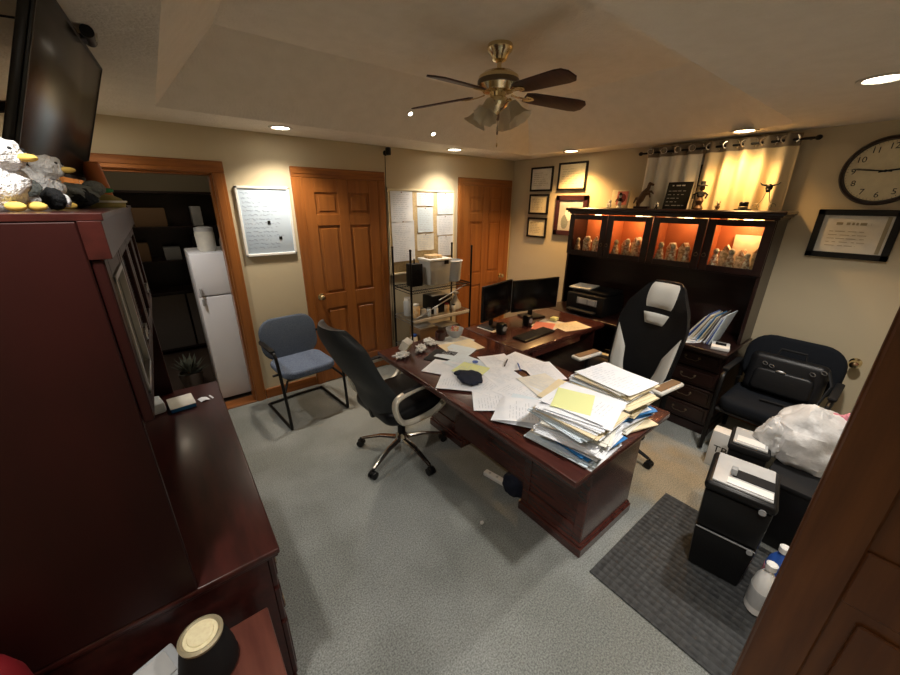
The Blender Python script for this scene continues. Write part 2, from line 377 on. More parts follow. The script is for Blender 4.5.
struct(MB().box(DL, DR, -.02, .13, -.005, .014, .004).obj('trim_4', 'oak_h', smooth=0))
def six_panel(name, xl, xr, top, knob_left, kz=.93):
    w = xr-xl; y0, y1 = -.012, -.002
    st = .105*w/.75
    d = MB().box(xl, xr, y0+.004, y1, .008, top)
    mid = (xl+xr)/2
    def bar(a, b, c, e): d.box(a, b, y0-.008, y0+.004, c, e, .003)
    bar(xl, xl+st, .008, top); bar(xr-st, xr, .008, top); bar(mid-st/2, mid+st/2, .008, top)
    rails = [(.008, .22), (.80, .95), (1.60, 1.70), (top-.12, top)]
    for a, b in rails:
        bar(xl+st, mid-st/2, a, b); bar(mid+st/2, xr-st, a, b)
    o = struct(d.obj(name, 'oak', smooth=0))
    for (a, b) in zip(rails, rails[1:]):
        for (pl, pr) in ((xl+st, mid-st/2), (mid+st/2, xr-st)):
            m_ = .028
            MB().box(pl+m_, pr-m_, y0-.005, y0+.005, a[1]+m_, b[0]-m_, .0048).obj('raised_panel', 'oak', o, smooth=0)
    kx = xl+.055 if knob_left else xr-.055
    k = MB().lathe([(.0, 0), (.032, 0), (.032, .006), (.012, .01), (.011, .035), (.024, .045), (.028, .058), (.02, .07), (0, .073)], n=20, mx=Matrix.Translation((kx, y0-.008, kz)) @ Matrix.Rotation(PI/2, 4, 'X'))
    k.obj('door_knob', 'brass', o)
    return o
casing('trim_2', -2.722, -1.985, DT); six_panel('door_2', -2.722, -1.985, DT, True)
casing('trim_3', -0.852, -0.125, DT); six_panel('door_3', -0.852, -0.125, DT, False, .88)
bb = MB().box(-3.30, -2.81, -.016, 0, 0, .10, .004).box(-1.89, -.94, -.016, 0, 0, .10, .004)
struct(bb.obj('baseboard_back', 'oak_h', smooth=0))
struct(MB().box(-.016, 0, YF, -.02, 0, .10, .004).obj('baseboard_right', 'oak', smooth=0))
# foreground door, standing open
def open_door():
    hx, y0, y1, th = -2.75, -4.37, -3.553, .036
    r = MB().box(hx, hx+th, y0, y1, .01, 2.03, .006, 2)
    o = r.obj('door_4', 'oak_dark', smooth=0); struct(o)
    st = .105
    for side, xx in ((-1, hx), (1, hx+th)):
        d = MB()
        def bar(a, b, c, e): d.box(min(xx, xx+side*.009), max(xx, xx+side*.009), a, b, c, e, .004)
        mid = (y0+y1)/2
        bar(y0+.005, y0+st, .012, 2.028); bar(y1-st, y1-.005, .012, 2.028); bar(mid-st/2, mid+st/2, .012, 2.028)
        rails = [(.012, .22), (.97, 1.12), (1.60, 1.70), (1.91, 2.028)]
        for a, b in rails: bar(y0+st, mid-st/2, a, b); bar(mid+st/2, y1-st, a, b)
        d.obj('door_rail', 'oak_dark', o, smooth=0)
        for a, b in zip(rails, rails[1:]):
            for l, r_ in ((y0+st, mid-st/2), (mid+st/2, y1-st)):
                MB().box(min(xx, xx+side*.007), max(xx, xx+side*.007), l+.035, r_-.035, a[1]+.035, b[0]-.035, .0065).obj('raised_panel', 'oak_dark', o, smooth=0)
open_door()
# ------------------------------------------------------------------ dark room beyond the doorway
BX0, BX1, BY1, BZ = -5.0, -2.6, 2.3, 2.35
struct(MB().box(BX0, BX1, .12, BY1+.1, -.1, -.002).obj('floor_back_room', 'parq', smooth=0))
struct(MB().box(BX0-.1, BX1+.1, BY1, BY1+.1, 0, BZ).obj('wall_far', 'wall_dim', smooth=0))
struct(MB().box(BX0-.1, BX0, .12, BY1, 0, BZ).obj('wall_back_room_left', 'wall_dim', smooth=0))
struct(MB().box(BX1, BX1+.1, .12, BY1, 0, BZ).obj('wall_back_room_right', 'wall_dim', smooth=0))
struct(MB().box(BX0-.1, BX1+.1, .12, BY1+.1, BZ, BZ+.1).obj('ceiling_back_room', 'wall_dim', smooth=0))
fr = thing('refrigerator', 'white refrigerator standing just inside the dark doorway', 'refrigerator', (-3.65, .17, 0))
rbox(0, .6, .045, .6, .02, 1.385, .012).obj('cabinet_body', 'fridge', fr)
rbox(.0, .6, .0, .04, .03, 1.02, .01).obj('lower_door', 'fridge', fr)
rbox(.0, .6, .0, .04, 1.03, 1.385, .01).obj('upper_door', 'fridge', fr)
MB().box(.02, .035, -.03, 0, .95, 1.01, .003).box(.02, .035, -.03, 0, 1.04, 1.10, .003).obj('handle', 'grey', fr)
MB().box(.02, .06, .1, .15, 0, .02).box(.54, .58, .1, .15, 0, .02).box(.02, .06, .5, .55, 0, .02).box(.54, .58, .5, .55, 0, .02).obj('foot', 'black', fr)
j = thing('storage_jar', 'pale plastic jar on top of the white refrigerator', 'jar', (-3.49, .40, 1.3855))
MB().lathe([(.06, 0), (.072, .02), (.075, .15), (.07, .17)], n=20).obj('body', 'paper2', j); MB().lathe([(.072, .171), (.072, .20), (.04, .21), (0, .21)], n=20).obj('lid', 'lgrey', j)
for i, (dx, h, c, lb) in enumerate(((-3.365, .16, 'taupe', 'small dark bottle on the refrigerator nearest the door frame'), (-3.30, .2, 'lgrey', 'slim grey bottle on the refrigerator behind the door frame'))):
    b = thing('bottle', lb, 'bottle', (dx, .36+.05*i, 1.3855))
    MB().lathe([(.026, 0), (.028, .01), (.028, h*.6), (.012, h*.8), (.012, h*.9)], n=14).obj('body', c, b); MB().lathe([(.014, h*.9), (.014, h), (0, h)], n=12).obj('cap', 'black', b)
cb_ = thing('storage_cabinet', 'dark tall cabinet with open shelves against the far wall beyond the doorway', 'cabinet', (-4.3, 1.85, 0))
t = MB().box(0, .03, 0, .4, 0, 1.9).box(1.17, 1.2, 0, .4, 0, 1.9).box(0, 1.2, .38, .4, 0, 1.9)
t.obj('carcass', 'mahog_r', cb_, smooth=0)
for z in (.05, .75, 1.12, 1.5, 1.88): MB().box(.03, 1.17, 0, .38, z, z+.025).obj('shelf', 'mahog_r', cb_, smooth=0)
rbox(.02, .59, -.02, 0, .08, .74).obj('door', 'taupe', cb_); rbox(.61, 1.18, -.02, 0, .08, .74).obj('door', 'taupe', cb_)
for i, (x, z, w_, h, c, lb) in enumerate(((.15, 1.145, .22, .2, 'brownbox', 'brown box on the far cabinet shelf left side'), (.5, 1.145, .16, .14, 'grey', 'grey box in the middle of the far cabinet shelf'), (.8, 1.145, .2, .25, 'black', 'black case on the far cabinet shelf right side'), (.3, 1.525, .3, .2, 'brownbox', 'wide brown box on the highest far cabinet shelf'), (.85, 1.525, .1, .22, 'lgrey', 'narrow pale carton on the highest far cabinet shelf'))):
    o = rbox(-4.3+x, -4.3+x+w_, 1.9, 2.15, z, z+h).obj('carton', c); tag(o, lb, 'box')
pl = thing('potted_plant', 'dried grey leafy plant on the floor beside the refrigerator', 'plant', (-3.84, .62, 0))
MB().lathe([(.07, 0), (.1, .16), (.105, .2), (.09, .2), (.085, .17), (0, .17)], n=20).obj('pot', 'taupe', pl)
lf = MB(); rr = random.Random(3)
for i in range(60):
    a = rr.uniform(0, 2*PI); el = rr.uniform(.2, 1.4); L = rr.uniform(.12, .24)
    d = Vector((math.cos(a)*math.cos(el), math.sin(a)*math.cos(el), math.sin(el))); s = d.cross(Vector((0, 0, 1))).normalized()*.016
    p = Vector((0, 0, .17)); lf.poly([p, p+d*L*.6+s, p+d*L, p+d*L*.6-s])
lf.obj('foliage', 'sage', pl)
bl = thing('ceiling_lamp', 'small dim ceiling lamp glinting in the dark room beyond the doorway', 'lamp', (-3.9, 1.1, BZ))
MB().lathe([(.0, -.05), (.05, -.045), (.08, -.02), (.09, 0)], n=20).obj('lamp_glass', mat('dim_glass', (.8, .7, .5), .3, emit=(1, .75, .4), estr=1.2), bl)
add_lamp('POINT', 'dim_bulb', (0, 0, -.1), 2.2, NEUT, .05, parent=bl)
# ------------------------------------------------------------------ recessed lamps
for (x, y, c, e, lb) in CANS:
    t = thing('recessed_lamp', lb, 'ceiling lamp', (x, y, ZS))
    MB().lathe([(.062, -.001), (.066, -.006), (.085, -.006), (.088, -.001), (.088, -.0005), (.062, -.0005)], n=32).obj('trim_ring', 'trim', t)
    MB().lathe([(0, -.0022), (.06, -.0022), (.06, -.001), (0, -.001)], n=32).obj('lens', 'canw' if c == WARM else 'can', t)
    add_lamp('SPOT', 'lamp_beam', (0, 0, -.02), e, c, .05, spot=125, blend=.75, parent=t)
for i, (x, y, lb) in enumerate(((-2.02, -.72, 'small round lamp in the sloped ceiling left of the fan shades, higher one'), (-1.70, -.585, 'small round lamp in the sloped ceiling left of the fan shades, lower one'))):
    a = math.atan2(ZT-ZS, LY1-UY1); z = ZS+(LY1-y)*math.tan(a)
    t = thing('recessed_lamp', lb, 'ceiling lamp', (x, y, z-.001), rot=(-a, 0, 0))
    MB().lathe([(.016, 0), (.018, -.006), (.026, -.006), (.028, 0)], n=24).obj('trim_ring', 'trim', t)
    MB().lathe([(0, -.004), (.016, -.004), (.016, 0), (0, 0)], n=24).obj('lens', 'can', t)
# ------------------------------------------------------------------ ceiling fan
FX, FY = -2.05, -1.74
fan = thing('ceiling_fan', 'brass ceiling fan with five dark wooden blades and frosted glass shades', 'ceiling fan', (FX, FY, ZT), 0)
MB().lathe([(0, 0), (.07, 0), (.075, -.02), (.068, -.035), (.05, -.05), (.04, -.075), (.02, -.085)], n=28).obj('canopy', 'brass', fan)
MB().cyl((0, 0, -.08), (0, 0, -.135), .013).obj('downrod', 'brass', fan)
MB().lathe([(0, -.12), (.04, -.122), (.085, -.135), (.115, -.155), (.12, -.175), (.118, -.20), (.105, -.215), (.09, -.23), (.05, -.235), (.045, -.26), (0, -.26)], n=36).obj('motor_housing', 'brass', fan)
MB().lathe([(.119, -.172), (.123, -.178), (.123, -.196), (.119, -.20)], n=36, cap=False).obj('vent_band', 'dbrass', fan)
for k in range(5):
    a = math.radians(48+72*k); zb = -.235
    Mx = Matrix.Rotation(a, 4, 'Z') @ Matrix.Translation((0, 0, zb)) @ Matrix.Rotation(math.radians(-13), 4, 'X') @ Matrix.Rotation(math.radians(4), 4, 'Y')
    b = MB(); b.M = Mx
    out = [(.17, -.042), (.22, -.055), (.5, -.066), (.545, -.060), (.57, -.03), (.57, .03), (.545, .060), (.5, .066), (.22, .055), (.17, .042)]
    b.prism(out, -.004, .004, .0015)
    bl_ = b.obj('blade', 'fanwood', fan)
    i_ = MB(); i_.M = Mx
    i_.tube([(.085, 0, .0), (.12, 0, -.006), (.16, 0, -.008), (.21, 0, -.006)], [.012, .009, .011, .016], 8, flat=.35)
    i_.prism([(.17, -.03), (.215, -.022), (.235, 0), (.215, .022), (.17, .03), (.185, 0)], -.009, -.0045)
    i_.obj('blade_bracket', 'brass', fan)
MB().lathe([(.045, -.255), (.06, -.265), (.066, -.285), (.055, -.305), (.03, -.325), (.012, -.345), (0, -.35)], n=28).obj('light_fitter', 'brass', fan)
for k in range(4):
    a = math.radians(20+90*k); Rz = Matrix.Rotation(a, 4, 'Z')
    am = MB(); am.M = Rz; am.tube([(.05, 0, -.285), (.08, 0, -.278), (.095, 0, -.295)], .009, 8); am.obj('shade_arm', 'brass', fan)
    sh = MB(); sh.M = Rz @ Matrix.Translation((.095, 0, -.295)) @ Matrix.Rotation(math.radians(-32), 4, 'Y')
    b2 = bmesh.new()
    prof = [(.022, 0), (.028, -.02), (.034, -.045), (.042, -.07), (.055, -.092), (.070, -.108)]
    n = 32; rows = []
    for q, (r, z) in enumerate(prof):
        fl = 1 + (.07*q/5)
        rows.append([b2.verts.new((r*(1+.08*(q/5)**2*math.cos(8*2*PI*i/n))*math.cos(2*PI*i/n), r*(1+.08*(q/5)**2*math.cos(8*2*PI*i/n))*math.sin(2*PI*i/n), z)) for i in range(n)])
    for A, B in zip(rows, rows[1:]):
        for i in range(n): b2.faces.new((A[i], A[(i+1) % n], B[(i+1) % n], B[i]))
    bmesh.ops.recalc_face_normals(b2, faces=b2.faces[:]); bmesh.ops.solidify(b2, geom=b2.faces[:], thickness=.002)
    sh._merge(b2); s_ = sh.obj('glass_shade', 'frost', fan, smooth=60)
MB().cyl((.01, .0, -.35), (.01, 0, -.50), .0012, n=6).ell((.01, 0, -.51), (.005, .005, .012), 8, 6).obj('pull_chain', 'brass', fan)
MB().cyl((-.02, -.03, -.34), (-.02, -.03, -.44), .0012, n=6).ell((-.02, -.03, -.45), (.006, .006, .012), 8, 6).obj('pull_chain', 'dbrass', fan)
# ------------------------------------------------------------------ back wall fittings
wbx = thing('whiteboard', 'white framed whiteboard with blue handwriting on the back wall', 'whiteboard', (-3.047, -.004, 1.643))
rbox(-.195, .195, -.012, 0, -.268, .268, .002).obj('writing_surface', 'board', wbx)
f_ = MB()
for a, b, c, d in ((-.209, -.190, -.282, .282), (.190, .209, -.282, .282), (-.209, .209, .262, .282), (-.209, .209, -.282, -.262)): f_.box(a, b, -.022, 0, c, d, .003)
f_.obj('frame', 'white', wbx)
sc = scribble(.33, .47, 14, 5, .45, .0026, .9); sc.obj('handwriting', 'ink', wbx, 0, (-.01, -.0125, .005), RB)
MB().box(.00, .022, -.016, -.0125, -.02, .008).obj('magnet', 'black', wbx); MB().box(.075, .1, -.016, -.0125, -.15, -.125).obj('magnet', 'black', wbx)
bu = thing('bulletin_board', 'tan cork bulletin board behind the wire shelf, papers pinned in three columns', 'bulletin board', (-1.44, -.004, 1.5))
rbox(-.43, .43, -.012, 0, -.43, .43, .002).obj('cork_panel', 'cork', bu)
f_ = MB()
for a, b, c, d in ((-.445, -.425, -.445, .445), (.425, .445, -.445, .445), (-.445, .445, .425, .445), (-.445, .445, -.445, -.425)): f_.box(a, b, -.02, 0, c, d, .003)
f_.obj('frame', 'manila', bu)
for i, (x, w_, zt, zb, c, lb) in enumerate(((-1.71, .27, 1.925, 1.62, 'paper', 'white printed sheet pinned highest in the left column of the cork board'), (-1.70, .28, 1.63, 1.20, 'paper', 'long white printed sheet pinned low in the left column of the cork board'),
        (-1.41, .22, 1.915, 1.78, 'paper', 'short white notice pinned highest in the middle of the cork board'), (-1.41, .21, 1.765, 1.50, 'lblue', 'pale printed sheet pinned in the middle of the cork board'), (-1.41, .23, 1.485, 1.30, 'paper2', 'curled off-white notice pinned lowest in the middle of the cork board'),
        (-1.13, .23, 1.925, 1.69, 'lblue', 'pale blue form pinned highest in the right column of the cork board'), (-1.13, .24, 1.68, 1.46, 'paper', 'white form pinned in the right column of the cork board at mid height'), (-1.12, .23, 1.45, 1.22, 'paper', 'white sheet pinned lowest in the right column of the cork board'))):
    t = thing('pinned_paper', lb, 'paper', (x, -.0175-.0012*(i % 2), (zt+zb)/2), rot=(0, random.uniform(-.02, .02), 0))
    h = zt-zb
    MB().grid(lambda u, v, w_=w_, h=h: ((u-.5)*w_, -.006*(1-v)**3*abs(math.sin(5*u+1)), (v-.5)*h), 8, 8, .0006).obj('sheet', c, t)
    scribble(w_*.8, h*.85, max(4, int(h/.022)), 20+i, .3, .004, .95, False).obj('printed_text', 'print', t, 0, (0, -.0072, 0), RB)
    MB().lathe([(0, 0), (.005, 0), (.004, .008), (0, .009)], n=10, mx=Matrix.Translation((0, -.0008, h/2-.012)) @ Matrix.Rotation(PI/2, 4, 'X')).obj('pushpin', 'red', t)
sc_ = thing('security_camera', 'small black security camera mounted high beside the middle door', 'camera', (-1.87, 0, 2.27))
MB().lathe([(0, 0), (.025, 0), (.025, .01), (.01, .014), (0, .014)], n=16, mx=Matrix.Rotation(PI/2, 4, 'X')).obj('wall_plate', 'black', sc_)
MB().tube([(0, -.012, 0), (0, -.04, 0), (0, -.055, .01)], .007).obj('bracket', 'black', sc_)
rbox(-.022, .022, -.085, -.04, -.025, .045, .01).obj('camera_body', 'black', sc_)
MB().cyl((0, -.085, .018), (0, -.092, .018), .012).obj('lens', 'glassdk', sc_)
tag(MB().tube([(-1.88, -.012, 2.245), (-1.878, -.006, 2.15), (-1.882, -.005, 1.96), (-1.882, -.027, 1.9), (-1.88, -.03, 1.0), (-1.89, -.03, .3)], .003, 6).obj('cable', 'blackm'), 'thin dark cable hanging down from the small wall camera', 'cable')
# ------------------------------------------------------------------ right wall fittings
def framed(name, yc, zc, w_, h, border, fm, pm, label, cat, seed, text=None):
    t = thing(name, label, cat, (-.004, yc, zc))
    f = MB()
    for a, b, c, d in ((-w_/2, -w_/2+border, -h/2, h/2), (w_/2-border, w_/2, -h/2, h/2), (-w_/2, w_/2, h/2-border, h/2), (-w_/2, w_/2, -h/2, -h/2+border)):
        f.box(-.022, 0, a, b, c, d, .003)
    f.obj('frame', fm, t); MB().box(-.010, -.001, -w_/2+.004, w_/2-.004, -h/2+.004, h/2-.004).obj('document', pm, t, 0)
    iw, ih = w_-2*border, h-2*border
    if seed is not None: scribble(iw*.8, ih*.7, 7, seed, .3, .004, .95, False).obj('printed_text', 'gold', t, 0, (-.0105, 0, 0), RR)
    return t
framed('picture_frame', -.47, 2.095, .33, .27, .02, 'black', 'paper2', 'thin black framed certificate nearest the room corner, topmost of three', 'picture', 31)
framed('picture_frame', -.895, 2.11, .37, .29, .02, 'black', 'goldpaper', 'black framed bright cream certificate above the dark picture frame', 'picture', 32)
framed('picture_frame', -.46, 1.81, .30, .235, .022, 'black', 'goldpaper', 'small black framed certificate in the middle of the corner column of three', 'picture', 33)
framed('picture_frame', -.46, 1.535, .30, .24, .022, 'black', 'goldpaper', 'small black framed certificate, lowest of the corner column of three', 'picture', 34)
pf = framed('picture_frame', -.93, 1.69, .42, .44, .055, 'mahog', 'lgrey', 'dark wide framed picture with grey art, half hidden by the hutch', 'picture', None)
for q, (a, b, c) in enumerate(((-.06, -.08, 'plushg'), (.02, .02, 'white'), (.07, -.07, 'plushg'))): MB().ell((-.0105, a, b), (.0015, .05, .08), 12, 8).obj('painted_shape', c, pf)
dp = framed('diploma', -3.215, 1.635, .41, .325, .038, 'black', 'paper2', 'wide black framed diploma hanging below the wall clock', 'diploma', None)
MB().box(-.012, -.010, -.155, -.135, -.12, .12).obj('gold_edge', 'gold', dp, 0)
scribble(.22, .03, 1, 44, .3, .017, 1.0, False).obj('printed_title', 'gold', dp, 0, (-.0106, -.015, .07), RR)
scribble(.24, .12, 5, 41, .3, .0035, .95, False).obj('printed_text', 'gold', dp, 0, (-.0106, 0, -.03), RR)
ck = thing('wall_clock', 'large round wall clock with dark rim and cream face', 'clock', (-.003, -3.255, 2.035), rot=RR)
RC = .205
MB().lathe([(RC-.03, .0), (RC, .0), (RC+.004, .015), (RC-.004, .032), (RC-.018, .034), (RC-.022, .018), (RC-.026, .010)], n=64, cap=False).obj('rim', 'mahog_r', ck)
MB().lathe([(0, .014), (RC-.02, .014), (RC-.02, .010), (0, .010)], n=64).obj('clock_face', 'goldpaper', ck)
for h_ in range(1, 13):
    a = PI/2-h_*PI/6; text_obj('numeral', str(h_), .05, 'black', ck, (.145*math.cos(a), .145*math.sin(a), .0145), (0, 0, 0), .0003)
tk = MB()
for q in range(60):
    a = q*PI/30; c, s = math.cos(a), math.sin(a); L = .006 if q % 5 else .011
    tk.M = Matrix.Rotation(a, 4, 'Z'); tk.box(.178-L, .178, -.0008, .0008, .0142, .0148)
tk.M = Matrix.Identity(4); tk.obj('minute_marks', 'black', ck, 0)
def hand(n, a, L, w_, z):
    b = MB(); b.M = Matrix.Rotation(a, 4, 'Z'); b.prism([(-.03, -w_), (L*.8, -w_*.8), (L, 0), (L*.8, w_*.8), (-.03, w_)], z, z+.001); b.obj(n, 'black', ck, 0)
hand('minute_hand', PI/2-46*PI/30, .165, .004, .020); hand('hour_hand', PI/2-2.76*PI/6, .115, .006, .018); hand('second_hand', PI/2-46.6*PI/30, .16, .001, .022)
MB().cyl((0, 0, .014), (0, 0, .024), .008).obj('hub', 'black', ck)
kb = thing('round_knob', 'round brass knob on the beige wall next to the open wooden door', 'knob', (-.001, -3.475, .755), rot=(0, -PI/2, 0))
MB().lathe([(0, 0), (.034, 0), (.034, .006), (.013, .012), (.012, .04)], n=22).obj('rose', 'brass', kb)
MB().lathe([(.012, .04), (.026, .048), (.032, .062), (.025, .078), (0, .083)], n=22).obj('knob', 'brass', kb)
# curtain
rod = thing('curtain_rod', 'thin dark curtain rod across the top of the window', 'curtain rod', (-.085, -2.28, 2.262))
MB().cyl((0, -.60, 0), (0, .60, 0), .009).obj('rod', 'black', rod)
for s in (-1, 1): MB().ell((0, s*.61, 0), (.017, .02, .017)).obj('finial', 'black', rod); MB().cyl((0, s*.56, 0), (.08, s*.56, 0), .006).obj('bracket', 'black', rod)
def curtain(y0, y1, z0, z1, nf, label, m, seed):
    t = thing('curtain', label, 'curtain', (-.085, (y0+y1)/2, z0)); W = y1-y0; H = z1-z0
    f = lambda u, v: (.028*math.sin(u*nf*2*PI+seed)*(1-.25*v) + .004*math.sin(u*37+3*v), (u-.5)*W*(1+.02*(1-v)), v*H*.86)
    MB().grid(f, nf*14, 10, .002).obj('fabric', m, t, 60)
    g = lambda u, v: (.028*math.sin(u*nf*2*PI+seed)*.75 + .004*math.sin(u*37+3*.86), (u-.5)*W, H*.865+v*H*.135)
    MB().grid(g, nf*14, 3, .002).obj('header_band', 'curtb', t, 60)
    for k in range(nf*2):
        u = (k+.5)/(nf*2); x_, y_, z_ = g(u, .55)
        b = MB(); b.M = Matrix.Translation((x_, y_, z_)) @ Matrix.Rotation(PI/2*.0 + (0.5 if k % 2 else -0.5), 4, 'Z') @ Matrix.Rotation(PI/2, 4, 'Y')
        b.tube([(.023*math.cos(q*PI/8), .023*math.sin(q*PI/8), 0) for q in range(16)], .006, 6, closed=True); b.obj('grommet', 'chrome', t)
curtain(-2.195, -1.74, 1.70, 2.305, 4, 'whiter curtain panel on the left half of the window', 'curtw', 0)
curtain(-2.80, -2.205, 1.70, 2.305, 5, 'golden cream curtain panel on the right half of the window', 'curt', 1)
# ------------------------------------------------------------------ mahogany units
def bail(parent, m='dbrass', w_=.05, mx=None):
    b = MB(); b.M = mx
    b.lathe([(0, 0), (.011, 0), (.009, .004), (0, .006)], (-w_, 0, 0), 12); b.lathe([(0, 0), (.011, 0), (.009, .004), (0, .006)], (w_, 0, 0), 12)
    b.tube([(-w_, 0, .006), (-w_, -.012, .014), (-w_*.6, -.024, .016), (0, -.02, .017), (w_*.6, -.024, .016), (w_, -.012, .014), (w_, 0, .006)], .003, 6)
    return b.obj('handle', m, parent)
def slab(x0, x1, y0, y1, z0, z1, lip=.006):
    return MB().box(x0, x1, y0, y1, z0+.012, z1, .006, 3).box(x0+lip, x1-lip, y0+lip, y1-lip, z0, z0+.014, .004, 2)
def drawer(t, x, y0, y1, z0, z1, face, m, handle=True):
    """front facing -x (face=-1) or +x (face=+1)"""
    xa, xb = (x-.02, x) if face < 0 else (x, x+.02)
    b = MB().box(xa, xb, y0, y1, z0, z1, .004)
    fx = x+face*.02; m_ = .022
    b.box(min(fx, fx+face*.005), max(fx, fx+face*.005), y0+m_, y1-m_, z0+m_, z1-m_, .004)
    o = b.obj('drawer', m, t)
    if handle:
        yc, zc = (y0+y1)/2, (z0+z1)/2+.01
        R = Matrix(((0, 0, face, fx+face*.005), (face, 0, 0, yc), (0, 1, 0, zc), (0, 0, 0, 1)))
        bail(o, mx=R)
    return o
# right credenza (under the hutch)
rc = thing('credenza', 'dark mahogany credenza with four drawers under the right hutch', 'credenza', (0, -2.86, 0))
L = 1.72
slab(-.63, -.004, -.01, L+.01, .725, .76).obj('top', 'mahog_r', rc)
c = MB().box(-.53, -.02, .0, .46, .07, .725).box(-.53, -.02, 1.26, L, .07, .725).box(-.05, -.02, .46, 1.26, .1, .725)
c.obj('carcass', 'mahog_r', rc, 0)
MB().box(-.545, -.02, -.008, .47, 0, .075, .005).obj('plinth', 'mahog_r', rc, 0); MB().box(-.545, -.02, 1.25, L+.008, 0, .075, .005).obj('plinth', 'mahog_r', rc, 0)
for z0, z1 in ((.09, .235), (.25, .395), (.41, .555), (.57, .71)): drawer(rc, -.53, .025, .435, z0, z1, -1, 'mahog_r')
for z0, z1 in ((.09, .38), (.40, .70)): drawer(rc, -.53, 1.28, 1.70, z0, z1, -1, 'mahog_r')
# hutches ----------------------------------------------------------
def hutch(name, label, loc, face, L, wood, depth=.30, lit=False, frame_m=None, top=1.782, flush=False):
    """stands on a credenza; local x=0 wall plane, grows towards face*x"""
    t = thing(name, label, 'hutch', loc)
    F = lambda a, b: (min(face*a, face*b), max(face*a, face*b))
    def bx(mb, a, b, y0, y1, z0, z1, bev=0.003): x_ = F(a, b); mb.box(x_[0], x_[1], y0, y1, z0, z1, bev); return mb
    zb = .7615
    H = top-zb
    hs = .0145 if flush else .03
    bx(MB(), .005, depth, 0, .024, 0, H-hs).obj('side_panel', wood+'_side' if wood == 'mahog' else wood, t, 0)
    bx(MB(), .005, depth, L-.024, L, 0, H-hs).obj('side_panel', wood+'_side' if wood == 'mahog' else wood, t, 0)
    bx(MB(), .005, .015, .024, L-.024, 0, 1.33-zb).obj('back_panel', wood, t, 0)
    zs = 1.33-zb
    bx(MB(), .005, depth+.002, .024, L-.024, zs-.03, zs).obj('shelf', wood, t, 0)
    bx(MB(), .005, .015, .024, L-.024, zs, H-.06).obj('upper_back_panel', 'mahog_lit' if lit else wood, t, 0)
    cr = MB(); k0 = .1 if flush else 1
    bx(cr, .005, depth+.018, -.012*k0, L+.012, H-.062, H-.03, .004); bx(cr, .005, depth+.055*(1 if not flush else .8), -.045*k0, L+.045, H-.03, H, .008 if not flush else .004)
    bx(cr, .01, depth+.035, -.028*k0, L+.028, H-.045, H-.03, .003)
    if flush: cr.bm.free(); cr = MB(); bx(cr, depth+.0005, depth+.036, 0, L, H-.088, H-.014, .001); bx(cr, .005, depth+.040, 0, L, H-.014, H, .001)
    cr.obj('crown_moulding', wood, t, 0)
    w_ = L/4
    for k in range(1, 4): bx(MB(), .015, depth-.005, k*w_-.009, k*w_+.009, zs, H-.062).obj('divider', 'mahog_lit' if lit else wood, t, 0)
    for k in range(4):
        y0, y1 = k*w_+.004, (k+1)*w_-.004; z0, z1 = zs-.015, H-(.088 if flush else .068); br = .058; bz = .045
        d = MB()
        for a, b, c_, e in ((y0, y0+br, z0, z1), (y1-br, y1, z0, z1), (y0+br, y1-br, z0, z0+bz), (y0+br, y1-br, z1-bz, z1)): bx(d, depth+.002, depth+.022, a, b, c_, e)
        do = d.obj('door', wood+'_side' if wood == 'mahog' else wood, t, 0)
        g = MB(); bx(g, depth+.008, depth+.012, y0+br-.004, y1-br+.004, z0+bz-.004, z1-bz+.004, 0); g.obj('glass_pane', 'glass' if lit else 'glassdk', do, 0)
        if frame_m and k == 0:
            g = MB(); q = .012
            for a, b, c_, e in ((y0+br, y0+br+q, z0+bz, z1-bz), (y1-br-q, y1-br, z0+bz, z1-bz), (y0+br, y1-br, z0+bz, z0+bz+q), (y0+br, y1-br, z1-bz-q, z1-bz)): bx(g, depth+.012, depth+.026, a, b, c_, e, 0.001)
            g.obj('glass_bead', frame_m, do, 0)
        yk = y1-.025 if k % 2 == 0 else y0+.025; zk = z0+.12
        b = MB(); b.tube([(face*(depth+.03), yk+.014*math.cos(q*PI/6), zk+.014*math.sin(q*PI/6)) for q in range(12)], .003, 6, closed=True)
        b.cyl((face*(depth+.02), yk, zk+.014), (face*(depth+.034), yk, zk+.014), .005, n=8); b.obj('ring_pull', 'steel' if frame_m else 'dbrass', do)
        if lit:
            p = MB().lathe([(0, 0), (.03, 0), (.03, -.01), (0, -.012)], (face*.14, (y0+y1)/2, H-.0625), 20).obj('puck_lamp', 'puck', t)
            add_lamp('POINT', 'puck_glow', (face*.15, (y0+y1)/2, H-.095), (3.0, 1.3, 2.2, 2.2)[k] , (1, .52, .22), .025, parent=t)
    return t
hutch('hutch', 'dark mahogany hutch with four lit glass doors in front of the curtain', (0, -2.855, .7615), -1, 1.71, 'mahog_r', .30, lit=True)
